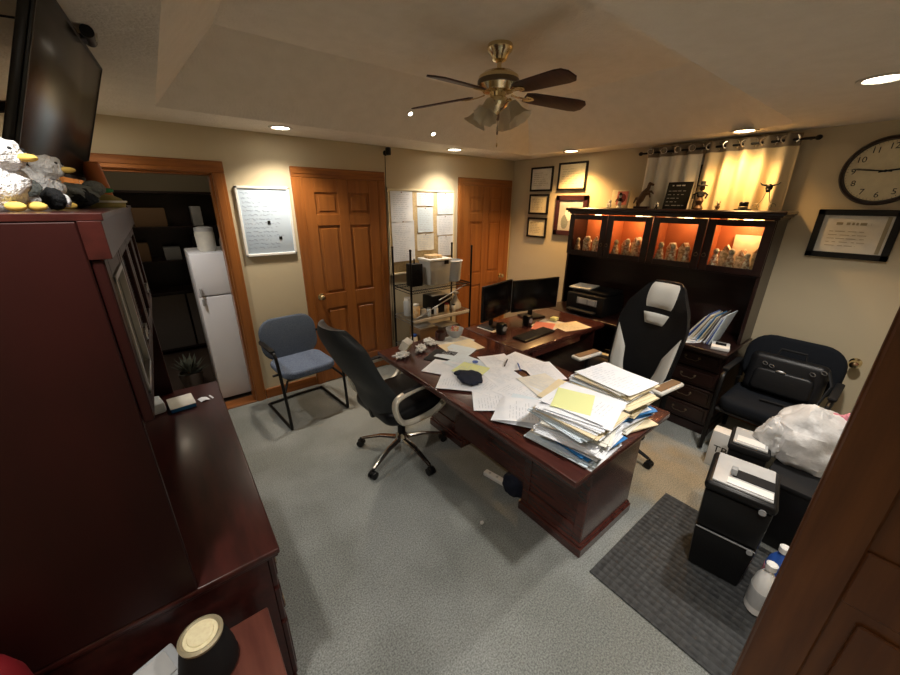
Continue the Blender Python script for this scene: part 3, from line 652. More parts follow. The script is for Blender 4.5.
# trinkets inside the lit doors
rr = random.Random(11)
tk_l = ['rightmost', 'second from right', 'third from right', 'leftmost']
for k in range(4):
    yc0 = -2.855+k*.4275
    n = 6
    for q in range(n):
        y = yc0+.076+q*.055+rr.uniform(-.004, .004); x = -(.22 if q % 2 else .13)-rr.uniform(0, .02); s = rr.uniform(1.0, 1.35); z = 1.3315
        lb = '%s ornament, %s from the left behind the %s lit glass door' % ('little house' if q % 2 == 0 else 'small round figure', ('first', 'second', 'third', 'fourth', 'fifth', 'sixth')[5-q], tk_l[k])
        t = thing('ornament', lb, 'ornament', (x, y, z), rr.uniform(-.5, .5), 'ornaments in the lit hutch')
        if q % 2 == 0:
            MB().box(-.026*s, .026*s, -.03*s, .03*s, 0, .10*s, .003).obj('base_block', 'trinket', t)
            MB().prism([(-.034*s, 0), (.034*s, 0), (0, .05*s)], -.03*s, .03*s, mx=Matrix.Translation((0, 0, .10*s)) @ Matrix.Rotation(PI/2, 4, 'Z') @ Matrix.Rotation(PI/2, 4, 'X')).obj('gable_roof', 'trinket2', t, 0)
        else:
            MB().lathe([(.026*s, 0), (.03*s, .02*s), (.022*s, .06*s), (.014*s, .09*s)], n=14).obj('body', 'trinket2', t)
            MB().ell((0, 0, .11*s), (.018*s, .018*s, .022*s), 12, 8).obj('head', 'trinket', t)
pl_ = rbox(-.045, -.035, -2.78, -2.56, 1.40, 1.66, .003).obj('cream_panel_picture', 'goldpaper'); tag(pl_, 'cream flat picture standing behind the ornaments in the rightmost lit door', 'picture')
pl_.location.z = -.068
# left credenza & hutch
LWX = X0
lc = thing('credenza', 'dark red mahogany credenza along the left wall under the left hutch', 'credenza', (LWX, -2.545, 0))
L = 1.465
slab(.004, .65, 0, L, .725, .76).obj('top', 'mahog', lc)
MB().box(.01, .61, .012, L-.012, .07, .725).obj('carcass', 'mahog', lc, 0)
MB().box(.01, .625, .004, L-.004, 0, .075, .005).obj('plinth', 'mahog', lc, 0)
for k in range(3):
    y0 = .03+k*.472
    for z0, z1 in ((.09, .39), (.405, .56), (.575, .71)): drawer(lc, .61, y0, y0+.455, z0, z1, 1, 'mahog')
hutch('hutch', 'tall dark red mahogany hutch filling the left edge of the photo', (LWX, -2.545, .7615), 1, 1.465, 'mahog', .43, lit=False, frame_m='steel', top=1.782, flush=True)
lt = thing('side_table', 'low cherry wood side table at the bottom left corner of the photo', 'table', (LWX, -3.30, 0))
slab(.01, .58, 0, .715, .565, .60).obj('tabletop', 'mahog_l', lt)
for (x, y) in ((.03, .02), (.51, .02), (.03, .65), (.51, .65)): MB().box(x, x+.045, y, y+.045, 0, .565, .004).obj('leg', 'mahog', lt, 0)
MB().box(.03, .555, .03, .045, .49, .565).box(.03, .555, .67, .685, .49, .565).box(.54, .555, .05, .67, .49, .565).box(.03, .045, .05, .67, .49, .565).obj('apron', 'mahog', lt, 0)
cd = thing('candle_jar', 'round black jar with a cream disc lid on the low side table', 'jar', (-3.94, -2.665, .6005))
cd.scale = (.86, .86, 1)
MB().lathe([(.075, 0), (.08, .01), (.077, .05), (.062, .11), (.058, .125)], n=36).obj('jar_body', 'blackm', cd)
MB().lathe([(.050, .125), (.058, .125), (.060, .134), (.052, .138), (.046, .134), (.046, .126)], n=36, cap=False).obj('lid_rim', 'gold', cd)
MB().lathe([(0, .1255), (.0495, .1255), (.0455, .135), (.036, .135), (.034, .138), (0, .139)], n=36).obj('cream_disc', 'cream', cd)
gp = thing('clear_packet', 'glossy clear packet with white card lying behind the black jar', 'packet', (-4.065, -2.64, .6005), .35)
rbox(-.07, .07, -.05, .05, 0, .055, .006).obj('wrapper', 'clear', gp); rbox(-.05, .05, -.038, .038, .0555, .058, .001).obj('card', 'lgrey', gp)
rd = MB().lathe([(.04, .6008), (.056, .62), (.060, .75), (.056, .85), (.042, .90), (.02, .925), (0, .93)], (-4.285, -2.62, 0), 28, sy=1.0); tag(rd.obj('red_pouch', 'red'), 'dark red rounded pouch standing at the very bottom left of the photo', 'pouch')
# on credenza
o = rbox(-.085, .085, -.06, .06, 0, .06, .012).obj('tissue_packet', 'lblue', None, loc=(-4.06, -1.30, .7605), rot=(0, 0, .2)); tag(o, 'blue and white tissue packet on the left credenza far end', 'tissues')
MB().ell((0, 0, .063), (.05, .03, .012), 14, 8, nz=.4).obj('tissue', 'white', o)
bkk = thing('book', 'white book with blue edge lying on the left credenza', 'book', (-3.90, -1.30, .7605), .1)
rbox(-.055, .055, -.07, .07, 0, .02, .002).obj('pages', 'bluepaper', bkk); rbox(-.057, .057, -.072, .072, .0205, .024, .001).obj('cover', 'paper2', bkk)
nt_ = MB().grid(lambda u, v: ((u-.5)*.065, (v-.5)*.05, .003+.004*math.sin(6*u)), 6, 4, .0006).obj('note_scrap', 'paper', None, loc=(-3.79, -1.30, .7602), rot=(0, 0, .3)); tag(nt_, 'small white note scrap on the left credenza top', 'note')
# ------------------------------------------------------------------ television
tv = thing('television', 'black flat television tilted forward on the left wall arm', 'television', (-4.028, -1.694, 1.878), rot=(0, math.radians(20), math.radians(-4)))
rbox(-.034, -.012, -.395, .395, .0, .45, .006).obj('housing', 'black', tv); rbox(-.0118, -.006, -.388, .388, .012, .44, .002).obj('screen', 'screen', tv)
b = MB()
for a, bb_, c, d in ((-.395, -.386, 0, .45), (.386, .395, 0, .45), (-.386, .386, 0, .012), (-.386, .386, .440, .45)): b.box(-.012, -.004, a, bb_, c, d, .002)
b.obj('bezel', 'black', tv)
rbox(-.07, -.034, -.16, .16, .08, .34, .01).obj('rear_hump', 'black', tv)
arm = thing('wall_bracket', 'black articulated television bracket fixed to the left wall', 'bracket', (X0, -1.66, 2.06))
rbox(.0, .02, -.06, .06, -.12, .12, .004).obj('wall_plate', 'black', arm); MB().tube([(.02, 0, .0), (.12, .06, .0), (.27, .0, .02)], .016, 8).obj('arm', 'black', arm)
wc = thing('webcam', 'small black webcam clipped over the television top edge', 'webcam', (-3.87, -1.66, 2.303))
rbox(-.05, .005, -.03, .03, -.008, .006, .003).obj('clip', 'black', wc); MB().cyl((.012, -.05, .01), (.012, .05, .01), .018, n=20).obj('camera_body', 'black', wc); MB().cyl((.028, 0, .01), (.036, 0, .01), .012).obj('lens', 'champ', wc)
tag(MB().tube([(-4.35, -1.45, 2.27), (-4.2, -1.6, 2.295), (-4.05, -1.8, 2.28), (-3.95, -1.9, 2.26)], .003, 6).obj('cable', 'blackm'), 'thin black cable running to the top of the television', 'cable')
# ------------------------------------------------------------------ plush toys on the left hutch
ZH = 1.7825
def plush_duck(x, y, rz, s, label):
    t = thing('plush_duck', label, 'soft toy', (x, y, ZH), rz); t.scale = (s, s, s)
    MB().ell((0, 0, .085), (.085, .075, .085), 24, 16, nz=.25, ns=4).obj('body', 'plush', t)
    MB().ell((.055, 0, .175), (.055, .052, .05), 20, 14, nz=.2, ns=5).obj('head', 'plush', t)
    MB().ell((.12, 0, .168), (.032, .02, .013), 14, 8).obj('beak', 'beak', t)
    for q in (-1, 1):
        MB().ell((-.01, q*.075, .09), (.06, .016, .04), 14, 8).obj('wing', 'plushg', t)
        MB().ell((.07, q*.04, .016), (.03, .02, .016), 12, 8).obj('foot', 'beak', t)
        MB().ell((.098, q*.022, .192), (.007, .007, .007), 10, 6).obj('eye', 'plushd', t)
plush_duck(-4.05, -2.37, -.5, .60, 'white plush duck at the left photo edge on the hutch')
plush_duck(-4.025, -2.14, -.3, .56, 'white plush duck with yellow beak in front of the television')
t = thing('plush_bird', 'grey and black plush bird lying between the ducks and the cap', 'soft toy', (-3.985, -2.02, ZH), -.15)
t.scale = (.95, .75, .95)
MB().ell((0, .06, .035), (.05, .075, .035), 20, 12, nz=.3).obj('body', 'plushg', t); MB().ell((.03, .15, .06), (.03, .035, .024), 14, 10).obj('head', 'plushg', t)
MB().ell((.0, .02, .03), (.055, .03, .03), 14, 10, nz=.3).obj('tail', 'plushd', t); MB().ell((.055, .18, .055), (.02, .014, .008), 10, 6).obj('beak', 'green', t)
t = thing('plush_penguin', 'black plush toy slumped against the white duck', 'soft toy', (-3.985, -2.27, ZH), .3)
t.scale = (.6, .6, .6)
MB().ell((0, 0, .04), (.035, .05, .04), 18, 12, nz=.3).obj('body', 'plushd', t); MB().ell((.03, 0, .035), (.015, .03, .025), 12, 8).obj('belly', 'plush', t)
cp = thing('baseball_cap', 'olive and white cap at the far corner of the left hutch top', 'cap', (-3.945, -1.80, ZH), -.2)
cp.scale = (.85, .85, .62)
MB().lathe([(.075, 0), (.078, .02), (.068, .045), (.045, .062), (.015, .07), (0, .07)], n=24, sy=1.2).obj('crown', 'olive', cp)
MB().grid(lambda u, v: ((u-.5)*.12+.0, .08+.07*v*(1-(2*u-1)**2*.6), .012-.012*v+.004*math.sin(u*PI)), 10, 4, .003).obj('brim', 'navy', cp)
MB().tube([(.079*math.cos(a), .095*math.sin(a), .03) for a in [q*PI/8 for q in range(16)]], .006, 6, closed=True).obj('stripe', 'white', cp)
o = rbox(-.06, .06, -.10, .10, 0, .008, .002).obj('paper_pad', 'paper', None, loc=(-3.955, -2.17, ZH), rot=(0, 0, .1)); tag(o, 'white paper pad lying on the left hutch top beside the toys', 'paper')
o.location.y = -1.56; o.location.x = -4.12
cy = MB().lathe([(.0, 0), (.032, 0), (.032, .16), (.028, .165), (0, .165)], n=24, mx=Matrix.Rotation(math.radians(-7), 4, 'Y')).obj('wooden_tube', 'orange', None, loc=(-3.955, -1.36, ZH+.004)); tag(cy, 'orange wooden tube standing upright on the left hutch', 'tube')
# ------------------------------------------------------------------ main desk
DX, DY = -2.69, -2.956
dk = thing('executive_desk', 'large red mahogany desk covered in papers in the middle of the room', 'desk', (DX, DY, 0))
DW, DLn = .87, 1.72
slab(0, DW, 0, DLn, .715, .76).obj('desktop', 'mahog_d', dk)
def pedestal(y0, y1, nm='pedestal', q=0):
    b = MB().box(.345+q, .855, y0, y1, .06, .715, .004)
    # framed panels on the visitor side and the end
    for (a, c) in ((y0+.05, y1-.05),):
        b.box(.337+q, .345+q, y0, a, .08, .71, .003).box(.337+q, .345+q, c, y1, .08, .71, .003).box(.337+q, .345+q, a, c, .64, .71, .003).box(.337+q, .345+q, a, c, .08, .17, .003)
    yy = y0 if y0 < .8 else y1; s = -1 if y0 < .8 else 1
    o = b.obj(nm, 'mahog_d', dk, 0)
    MB().box(.322+q, .87, y0-.018, y1+.012, 0, .062, .005).box(.330+q, .862, y0-.010, y1+.006, .062, .082, .006).obj('plinth', 'mahog_d', o, 0)
    return o
pedestal(.105, .52); pedestal(1.22, 1.62, q=.09)
MB().box(.36, .38, .52, 1.22, .18, .715).obj('modesty_panel', 'mahog_d', dk, 0)
dd = MB()
for z0, z1 in ((.10, .36), (.38, .53), (.55, .70)):
    for y0, y1 in ((.125, .50), (1.24, 1.60)):
        o = rbox(.856, .872, y0, y1, z0, z1, .003).obj('drawer', 'mahog_d', dk, 0)
        bail(o, mx=Matrix(((0, 0, 1, .873), (1, 0, 0, (y0+y1)/2), (0, 1, 0, (z0+z1)/2), (0, 0, 0, 1))))
# bridge desk towards the credenza
bd = thing('bridge_desk', 'mahogany return desk carrying the two monitors behind the main desk', 'desk', (-1.815, -1.89, 0))
slab(0, 1.17, 0, .68, .715, .76).obj('desktop', 'mahog_d', bd)
MB().box(.02, 1.15, .62, .64, .15, .715).obj('modesty_panel', 'mahog_d', bd, 0)
for xx in (.02, 1.10): MB().box(xx, xx+.02, .06, .62, 0, .715).obj('side_panel', 'mahog_d', bd, 0)
rbox(.15, .80, .012, .03, .66, .714, .003).obj('drawer', 'mahog_d', bd, 0)
ZD = .7605
# ------------------------------------------------------------------ monitors
def monitor(xa, ya, xb, yb, z0, z1, label):
    cx, cy = (xa+xb)/2, (ya+yb)/2; a = math.atan2(yb-ya, xb-xa); W = math.hypot(xb-xa, yb-ya)
    t = thing('monitor', label, 'monitor', (cx, cy, ZD), a)
    z0 -= ZD; z1 -= ZD
    rbox(-W/2, W/2, 0, .025, z0, z1, .005).obj('housing', 'black', t); rbox(-W/2+.008, W/2-.008, -.003, -.0004, z0+.016, z1-.008, .001).obj('screen', 'screen', t)
    rbox(-.09, .09, .024, .06, z0+.08, z1-.08, .01).obj('rear_hump', 'black', t)
    MB().box(-.025, .025, .055, .075, .01, z0+.16, .004).obj('stand_neck', 'black', t)
    MB().prism([(-.12, -.03), (.12, -.03), (.10, .14), (-.10, .14)], 0, .010, .003).obj('stand_base', 'black', t)
    MB().box(W/2-.004, W/2+.001, -.004, .0, z0, z1, .001).obj('edge_strip', 'steel', t)
monitor(-1.79, -1.42, -1.335, -1.315, .855, 1.165, 'black monitor on the left of the pair, angled toward the bookshelf side')
monitor(-1.32, -1.315, -.79, -1.43, .84, 1.145, 'wider black monitor on the right of the pair')
# printer in the hutch bay
pr = thing('printer', 'black office printer in the open bay of the right hutch', 'printer', (-.34, -1.58, .7605))
rbox(-.20, .19, -.21, .21, .0, .20, .015).obj('body', 'black', pr)
rbox(-.21, -.2005, -.14, .08, .10, .165, .003).obj('control_panel', 'grey', pr); MB().box(-.213, -.2105, -.12, -.05, .11, .155, .002).box(-.213, -.2105, -.03, .06, .11, .155, .002).obj('display', 'lgrey', pr)
rbox(-.28, -.2, -.15, .15, .03, .05, .006).obj('paper_tray', 'blackm', pr); rbox(-.15, .18, -.2, .2, .201, .232, .01).obj('scanner_lid', 'black', pr)
o = rbox(-.13, .13, -.11, .11, 0, .012, .002).obj('paper_ream', 'paper2', None, loc=(-.36, -1.45, .9945), rot=(0, 0, .15)); tag(o, 'cream paper sheets lying on top of the printer', 'paper')
# telephone like set and cables near monitors
sp = thing('speaker', 'small black desk speaker in front of the left monitor', 'speaker', (-1.66, -1.52, ZD))
rbox(-.035, .035, -.035, .035, 0, .10, .012).obj('body', 'black', sp); MB().cyl((0, -.0355, .055), (0, -.039, .055), .022).obj('cone', 'grey', sp)
sp2 = dup(sp, (-1.30, -1.50, ZD), 0, 'small black desk speaker between the two monitors')
kbd = thing('keyboard', 'black keyboard on the return desk in front of the monitors', 'keyboard', (-1.45, -1.71, ZD), .05)
rbox(-.21, .21, -.065, .065, 0, .016, .004).obj('case', 'black', kbd)
ky = MB()
for r_ in range(5):
    for c_ in range(15): ky.box(-.2+c_*.0268, -.2+c_*.0268+.022, -.056+r_*.023, -.056+r_*.023+.019, .016, .021, .001)
ky.obj('keys', 'blackm', kbd, 0)
# papers on the bridge
def sheet(name, x, y, z, w_, h, rz, m, label, cat='paper', group=None, seed=None, curl=.004, th=.0007, rows=14, txt='print'):
    t = thing(name, label, cat, (x, y, z), rz, group)
    ph = random.uniform(0, 6)
    f = lambda u, v: ((u-.5)*w_, (v-.5)*h, .0008 + curl*(abs(u-.5)*2)**3*(.5+.5*math.sin(ph+3*v)) )
    MB().grid(f, 10, 8, th).obj('sheet', m, t, 60)
    if seed is not None: scribble(w_*.78, h*.82, rows, seed, .3, .003, .95, False).obj('printed_text', txt, t, 0, (0, 0, .0016))
    return t
LW, LH = .216, .279
sheet('paper_sheet', -1.12, -1.60, ZD, .30, .22, .2, 'paper2', 'cream sheets spread below the right monitor', seed=61)
sheet('paper_sheet', -1.00, -1.76, ZD+.003, .30, .21, -.25, 'manila', 'peach coloured sheet hanging at the right end of the return desk', seed=62, txt='gold')
sheet('paper_sheet', -1.22, -1.62, ZD+.006, .24, .18, .5, 'pink', 'pinkish folder under the cream sheets beside the monitors')
o = rbox(-.035, .035, -.03, .03, 0, .03, .004).obj('sticky_note_block', 'yellow', None, loc=(-.98, -1.56, ZD+.0075), rot=(0, 0, .2)); tag(o, 'bright yellow sticky note block below the right monitor', 'notes')
sheet('paper_sheet', -1.60, -1.35, ZD, .2, .2, .1, 'paper2', 'white paper under the left monitor', curl=0)
# ------------------------------------------------------------------ loose papers on the main desk
z = ZD
for (x, y, w_, h, rz, m, lb, sd) in (
    (-2.10, -1.42, LH, LW, .15, 'paper2', 'white sheet at the far right end of the main desk by the glass bowl', 71),
    (-2.13, -1.55, .30, .22, -.1, 'manila', 'manila sheet near the far end of the main desk', 72),
    (-2.24, -1.62, LH, LW, .4, 'lblue', 'pale blue sheet half under the manila sheet', 73),
    (-2.46, -1.80, LW, LH, .5, 'paper', 'white sheet nearest the black cap on its far side', 74),
    (-2.30, -1.83, LW, LH, .2, 'lblue', 'pale blue form beside the black cap', 75),
    (-2.12, -1.95, LW, LH, -.35, 'paper', 'white sheet right of the pale blue form', 76),
    (-1.97, -2.03, LW, LH, .1, 'paper', 'white sheet at the inner edge of the main desk', 77),
    (-1.98, -2.22, LW, LH, -.5, 'paper', 'white sheet at the inner desk edge closest to the paper stacks', 78),
    (-2.52, -2.02, LW, LH, .75, 'paper', 'white sheet under the black cap at the visitor side', 79),
    (-2.42, -2.17, LW, LH, .3, 'paper', 'white sheet just below the black cap', 80),
    (-2.25, -2.10, LW, LH, -.2, 'paper', 'white printed sheet right of the black cap', 81),
    (-2.50, -2.32, LW, LH, .9, 'paper', 'white sheet at the visitor edge in the middle of the main desk', 82),
    (-2.33, -2.34, LW, LH, .1, 'paper', 'white sheet between the cap and the front stack', 83),
    (-2.15, -2.36, LW, LH, -.3, 'paper2', 'grey smudged sheet in front of the rear stack', 84),
    (-2.36, -1.93, .17, .20, .35, 'yellow', 'pale yellow note sheet behind the black cap', 85),
    (-2.42, -2.52, LW*1.2, LH*1.1, .5, 'lblue', 'pale green-blue form poking out in front of the front stack', 86)):
    sheet('paper_sheet', x, y, z, w_, h, rz, m, lb, seed=sd); z += .0011
for k in range(7):     # a slim fanned stack before the front pile
    sheet('paper_sheet', -2.50+.006*k, -2.50-.004*k, z, LW*1.1, LH, .55+.03*k, 'paper', 'white sheet in the slim fanned stack in front of the front paper pile' if k < 6 else 'lined sheet on top of the slim fanned stack', group='fanned sheets' if k < 6 else None, seed=90+k if k == 6 else None, curl=.002); z += .003
zc = z
cap_ = thing('knit_cap', 'dark navy knit cap lying flat on the papers', 'cap', (-2.46, -2.04, ZD+.018), -.35)
MB().ell((0, 0, .016), (.075, .095, .018), 24, 12, nz=.25, ns=4).obj('crown', 'navy', cap_); MB().ell((-.03, .085, .012), (.05, .035, .011), 16, 8, nz=.2).obj('brim', 'navy', cap_)
bs = MB().lathe([(0, 0), (.02, 0), (.02, .004), (0, .005)], n=20).obj('blue_clip', 'bluep', None, loc=(-2.26, -1.86, ZD+.020)); tag(bs, 'small round blue clip on the pale sheets behind the cap', 'clip')
for i, (x, y, a, lb) in enumerate(((-2.10, -2.00, .6, 'dark pen lying on the white sheets, farther of two'), (-2.08, -2.10, .9, 'dark pen lying on the white sheets, nearer of two'))):
    p = thing('pen', lb, 'pen', (x, y, ZD+.025), a); MB().cyl((-.06, 0, 0), (.05, 0, 0), .0045, n=10).obj('barrel', 'bluep' if i else 'black', p); MB().cyl((.05, 0, 0), (.065, 0, 0), .004, .001, n=10).obj('tip', 'steel', p); MB().box(-.06, -.02, -.001, .001, .004, .007).obj('clip', 'steel', p)
# ------------------------------------------------------------------ paper piles
def bundle(mb, w_, h, th, rr, skew):
    n = max(2, int(th/.0035)); t0 = 0
    for k in range(n):
        dz = th/n; a = rr.uniform(-.06, .06)*skew; dx, dy = rr.uniform(-.010, .010)*skew, rr.uniform(-.012, .012)*skew
        ww = w_*rr.uniform(.96, 1.0); hh = h*rr.uniform(.96, 1.0); ph = rr.uniform(0, 6)
        f = lambda u, v: ((u-.5)*ww+dx, (v-.5)*hh+dy, t0)
        mb.box(-ww/2+dx, ww/2+dx, -hh/2+dy, hh/2+dy, t0+.0002, t0+dz-.0002, mx=Matrix.Rotation(a, 4, 'Z')); t0 += dz
    return mb
ORD = 'lowest second third fourth fifth sixth seventh eighth ninth tenth eleventh twelfth thirteenth fourteenth fifteenth sixteenth seventeenth'.split()
def pile(cx, cy, z, plan, pos, seed, drift=(0, 0), base_rz=0):
    rr = random.Random(seed); n = len(plan)
    for i, (m, th, w_, h, lb) in enumerate(plan):
        x = cx+drift[0]*i/n+rr.uniform(-.026, .020); y = cy+drift[1]*i/n+rr.uniform(-.022, .026)
        t = thing('paper_bundle', lb or '%s bundle, %s from the bottom of the %s' % ({'manila': 'cream folder', 'paper2': 'off-white paper', 'lblue': 'pale blue paper'}.get(m, 'white paper'), ORD[i], pos), 'papers', (x, y, z), base_rz+rr.uniform(-.24, .24), 'files in the %s' % pos)
        bundle(MB(), w_, h, th, rr, 1.0).obj('sheets', m, t, 0)
        z += th+.0004
    return z
rr = random.Random(5)
front = []
for i in range(15):
    m = ['paper', 'paper', 'paper2', 'lblue', 'paper', 'manila', 'paper'][i % 7]; lb = None
    if i == 1: m = 'lblue'
    if i == 3: m = 'bluepaper'; lb = 'bright blue folder low in the front paper pile'
    front.append((m, rr.uniform(.009, .016), .27+rr.uniform(-.02, .03), .30+rr.uniform(-.02, .02), lb))
zt = pile(-2.445, -2.79, zc*0+ZD, front, 'front paper pile', 3, base_rz=.10)
sheet('paper_sheet', -2.44, -2.79, zt+.001, .26, .30, .12, 'paper', 'white sheet with handwriting on top of the front paper pile', seed=131, curl=.006)
sheet('yellow_sheet', -2.47, -2.76, zt+.004, .19, .17, .45, 'yellow', 'pale yellow sheet on top of the front paper pile', curl=.004)
back = []
for i in range(17):
    m = ['paper', 'manila', 'paper2', 'paper', 'paper', 'manila', 'lblue'][i % 7]; lb = None
    if i == 0: m = 'manila'; lb = 'yellowish folded newspaper at the bottom of the rear paper pile'
    if i == 5: m = 'bluepaper'; lb = 'bright blue folder in the middle of the rear paper pile'
    if i == 6: m = 'bluepaper'; lb = 'blue folder directly above the bright blue one in the rear pile'
    back.append((m, rr.uniform(.009, .016), .27+rr.uniform(-.02, .03), .31+rr.uniform(-.02, .03), lb))
zt2 = pile(-2.10, -2.77, ZD, back, 'rear paper pile', 8, drift=(-.01, .02), base_rz=-.15)
sheet('paper_sheet', -2.10, -2.76, zt2+.001, .25, .31, -.1, 'paper', 'white printed sheet on top of the rear paper pile', seed=141, curl=.006)
ff = thing('manila_folder', 'manila folder leaning between the rear pile and the loose papers', 'folder', (-2.14, -2.50, ZD+.024), .2)
MB().box(-.14, .14, -.10, .10, 0, .004, .001).obj('cover', 'manila', ff)
# ------------------------------------------------------------------ small things at the far end of the desk
t = thing('tape_dispenser', 'cream square gadget with a round dial on the desk far left end', 'gadget', (-2.54, -1.38, ZD), .5, rot=(.5, 0, .6))
t.location.z = ZD+.035
rbox(-.045, .045, -.03, .03, -.012, .07, .008).obj('body', 'paper2', t); MB().cyl((0, -.031, .035), (0, -.034, .035), .024).obj('dial', 'olive', t)
rr = random.Random(21)
for i, (x, y, lb) in enumerate(((-2.61, -1.46, 'crumpled white tissue at the far left corner of the desk'), (-2.43, -1.43, 'crumpled white glove right of the cream gadget'), (-2.30, -1.36, 'crumpled white wrapper near the dark bowl on the desk'))):
    o = MB().ell((0, 0, .022), (.055, .032, .022), 20, 12, nz=.9, ns=9).obj('crumpled_tissue', 'white', None, loc=(x, y, ZD+.002), rot=(0, 0, i*.8), smooth=25); tag(o, lb, 'tissue')
mp_ = MB().prism([(-.11, -.09), (.11, -.09), (.11, .09), (-.11, .09)], 0, .004, .0015).obj('mouse_pad', 'blackm', None, loc=(-2.36, -1.60, ZD), rot=(0, 0, .5)); tag(mp_, 'black mouse pad near the far end of the desk', 'mouse pad')
mug = thing('mug', 'dark brown round mug on the desk near the wire shelf', 'mug', (-2.17, -1.33, ZD))
MB().lathe([(.03, 0), (.04, .01), (.042, .07), (.038, .075), (.036, .07), (.033, .012), (0, .01)], n=24).obj('body', 'mahog', mug); MB().tube([(.04, 0, .06), (.062, 0, .055), (.065, 0, .03), (.041, 0, .018)], .005).obj('handle', 'mahog', mug)
gb = thing('candy_bowl', 'clear bowl with brown wrapped candies on the desk before the shelf', 'bowl', (-2.02, -1.33, ZD))
MB().lathe([(.04, 0), (.065, .03), (.075, .07), (.072, .07), (.062, .032), (.037, .006), (0, .005)], n=28).obj('bowl', 'clear', gb)
for k in range(9):
    a = k*2.4; o = MB().ell((0, 0, 0), (.018, .012, .010), 10, 8, nz=.4).obj('wrapped_candy', 'snack' if k % 2 else 'pink', None, loc=(-2.02+.024*math.cos(a)*(k > 0), -1.33+.024*math.sin(a)*(k > 0), ZD+.05+.02*(k//5)), rot=(0, .3*k, k)); tag(o, 'brown or red wrapped candy in the clear desk bowl', 'candy', 'candies in the bowl')
# ------------------------------------------------------------------ wire shelf
RX0, RX1, RY0, RY1 = -1.87, -1.06, -.42, -.06
rk = thing('wire_shelf', 'black wire shelf rack between the two closed wooden doors', 'shelf', (0, 0, 0))
for x in (RX0, RX1):
    for y in (RY0, RY1):
        MB().cyl((x, y, .02), (x, y, 1.36), .011, n=12).lathe([(0, 1.355), (.014, 1.357), (.012, 1.372), (0, 1.376)], (x, y, 0), 12).obj('post', 'black', rk); MB().lathe([(.016, 0), (.018, .008), (.012, .02)], (x, y, 0), 12).obj('foot', 'black', rk)
for z in (.28, .62, .95):
    b = MB(); 
    for x in (RX0, RX1): b.cyl((x, RY0, z), (x, RY1, z), .006, n=8); b.cyl((x, RY0, z-.03), (x, RY1, z-.03), .004, n=8)
    for y in (RY0, RY1): b.cyl((RX0, y, z), (RX1, y, z), .006, n=8); b.cyl((RX0, y, z-.03), (RX1, y, z-.03), .004, n=8)
    for k in range(1, 28): x = RX0+(RX1-RX0)*k/28; b.cyl((x, RY0, z), (x, RY1, z), .0025, n=6)
    for k in range(28):
        x = RX0+(RX1-RX0)*k/28; b.cyl((x, RY0, z), (x+.0145, RY0, z-.03), .002, n=5); b.cyl((x+.0145, RY0, z-.03), (x+.029, RY0, z), .002, n=5)
    b.obj('wire_deck', 'steel' if z < .9 else 'black', rk)
MB().box(RX0+.02, RX1-.02, RY0-.012, RY0-.007, .60, .632, .001).obj('edge_strip', 'white', rk)
def onrack(name, lb, cat, x, y, z): return thing(name, lb, cat, (x, y, z+.007))
t = onrack('speaker_box', 'black upright box on the left end of the highest wire shelf', 'box', -1.70, -.22, .95)
rbox(-.07, .07, -.06, .06, 0, .24, .006).obj('housing', 'black', t); MB().cyl((0, -.061, .15), (0, -.064, .15), .035).obj('dial', 'blackm', t); MB().cyl((0, 0, .24), (0, 0, .29), .008).obj('aerial', 'black', t)
t = onrack('storage_bin', 'large translucent bin in the middle of the highest wire shelf', 'bin', -1.44, -.24, .95)
MB().box(-.145, .145, -.11, .11, 0, .26, .01, 2, taper=.88).obj('tub', 'clear', t); rbox(-.155, .155, -.12, .12, .26, .285, .006).obj('lid', 'white', t); MB().box(.04, .10, -.125, -.1205, .225, .27, .002).obj('latch', 'black', t)
for k in range(4):
    o = MB().box(-.05, .05, -.03, .03, 0, .035, .012, 2).obj('snack_pack', 'snack', None, loc=(-1.50+.075*(k % 2), -.27+.07*(k//2), 1.2425), rot=(0, 0, .2*k-.3)); tag(o, 'orange snack packet on the lid of the translucent bin', 'snack', 'snack packets on the bin')
t = onrack('storage_bin', 'smaller white bin on the right end of the highest wire shelf', 'bin', -1.18, -.24, .95)
MB().lathe([(.075, 0), (.085, .01), (.10, .22), (.105, .225), (.105, .24), (.09, .245), (.085, .22), (.07, .01), (0, .01)], n=28).obj('tub', 'clear', t); MB().tube([(.105*math.cos(a), .105*math.sin(a), .235) for a in [q*PI/12 for q in range(24)]], .006, 6, closed=True).obj('rim', 'white', t)
for i, (nm, x, y, z, w_, d, h, c, lb, cat) in enumerate((
    ('toaster', -1.42, -.24, .62, .26, .2, .2, 'black', 'black appliance in the middle of the second wire shelf', 'appliance'),
    ('cardboard_box', -1.62, -.27, .28, .25, .22, .2, 'brownbox', 'brown cardboard box on the lowest wire shelf left side', 'box'),
    ('carton', -1.30, -.26, .28, .28, .22, .16, 'taupe', 'taupe carton on the lowest wire shelf right side', 'box'),
    ('paper_carton', -1.68, -.34, .62, .07, .06, .09, 'lgrey', 'small pale carton at the front of the second wire shelf', 'box'),
    ('black_case', -1.55, -.20, 0.0, .3, .2, .2, 'black', 'black case on the floor beneath the wire shelf', 'case'))):
    t = thing(nm, lb, cat, (x, y, z+(.007 if z else .001))); rbox(-w_/2, w_/2, -d/2, d/2, 0, h, .01).obj('body', c, t); rbox(-w_/2+.02, w_/2-.02, -d/2+.02, d/2-.02, h, h+.008, .002).obj('lid', 'grey', t)
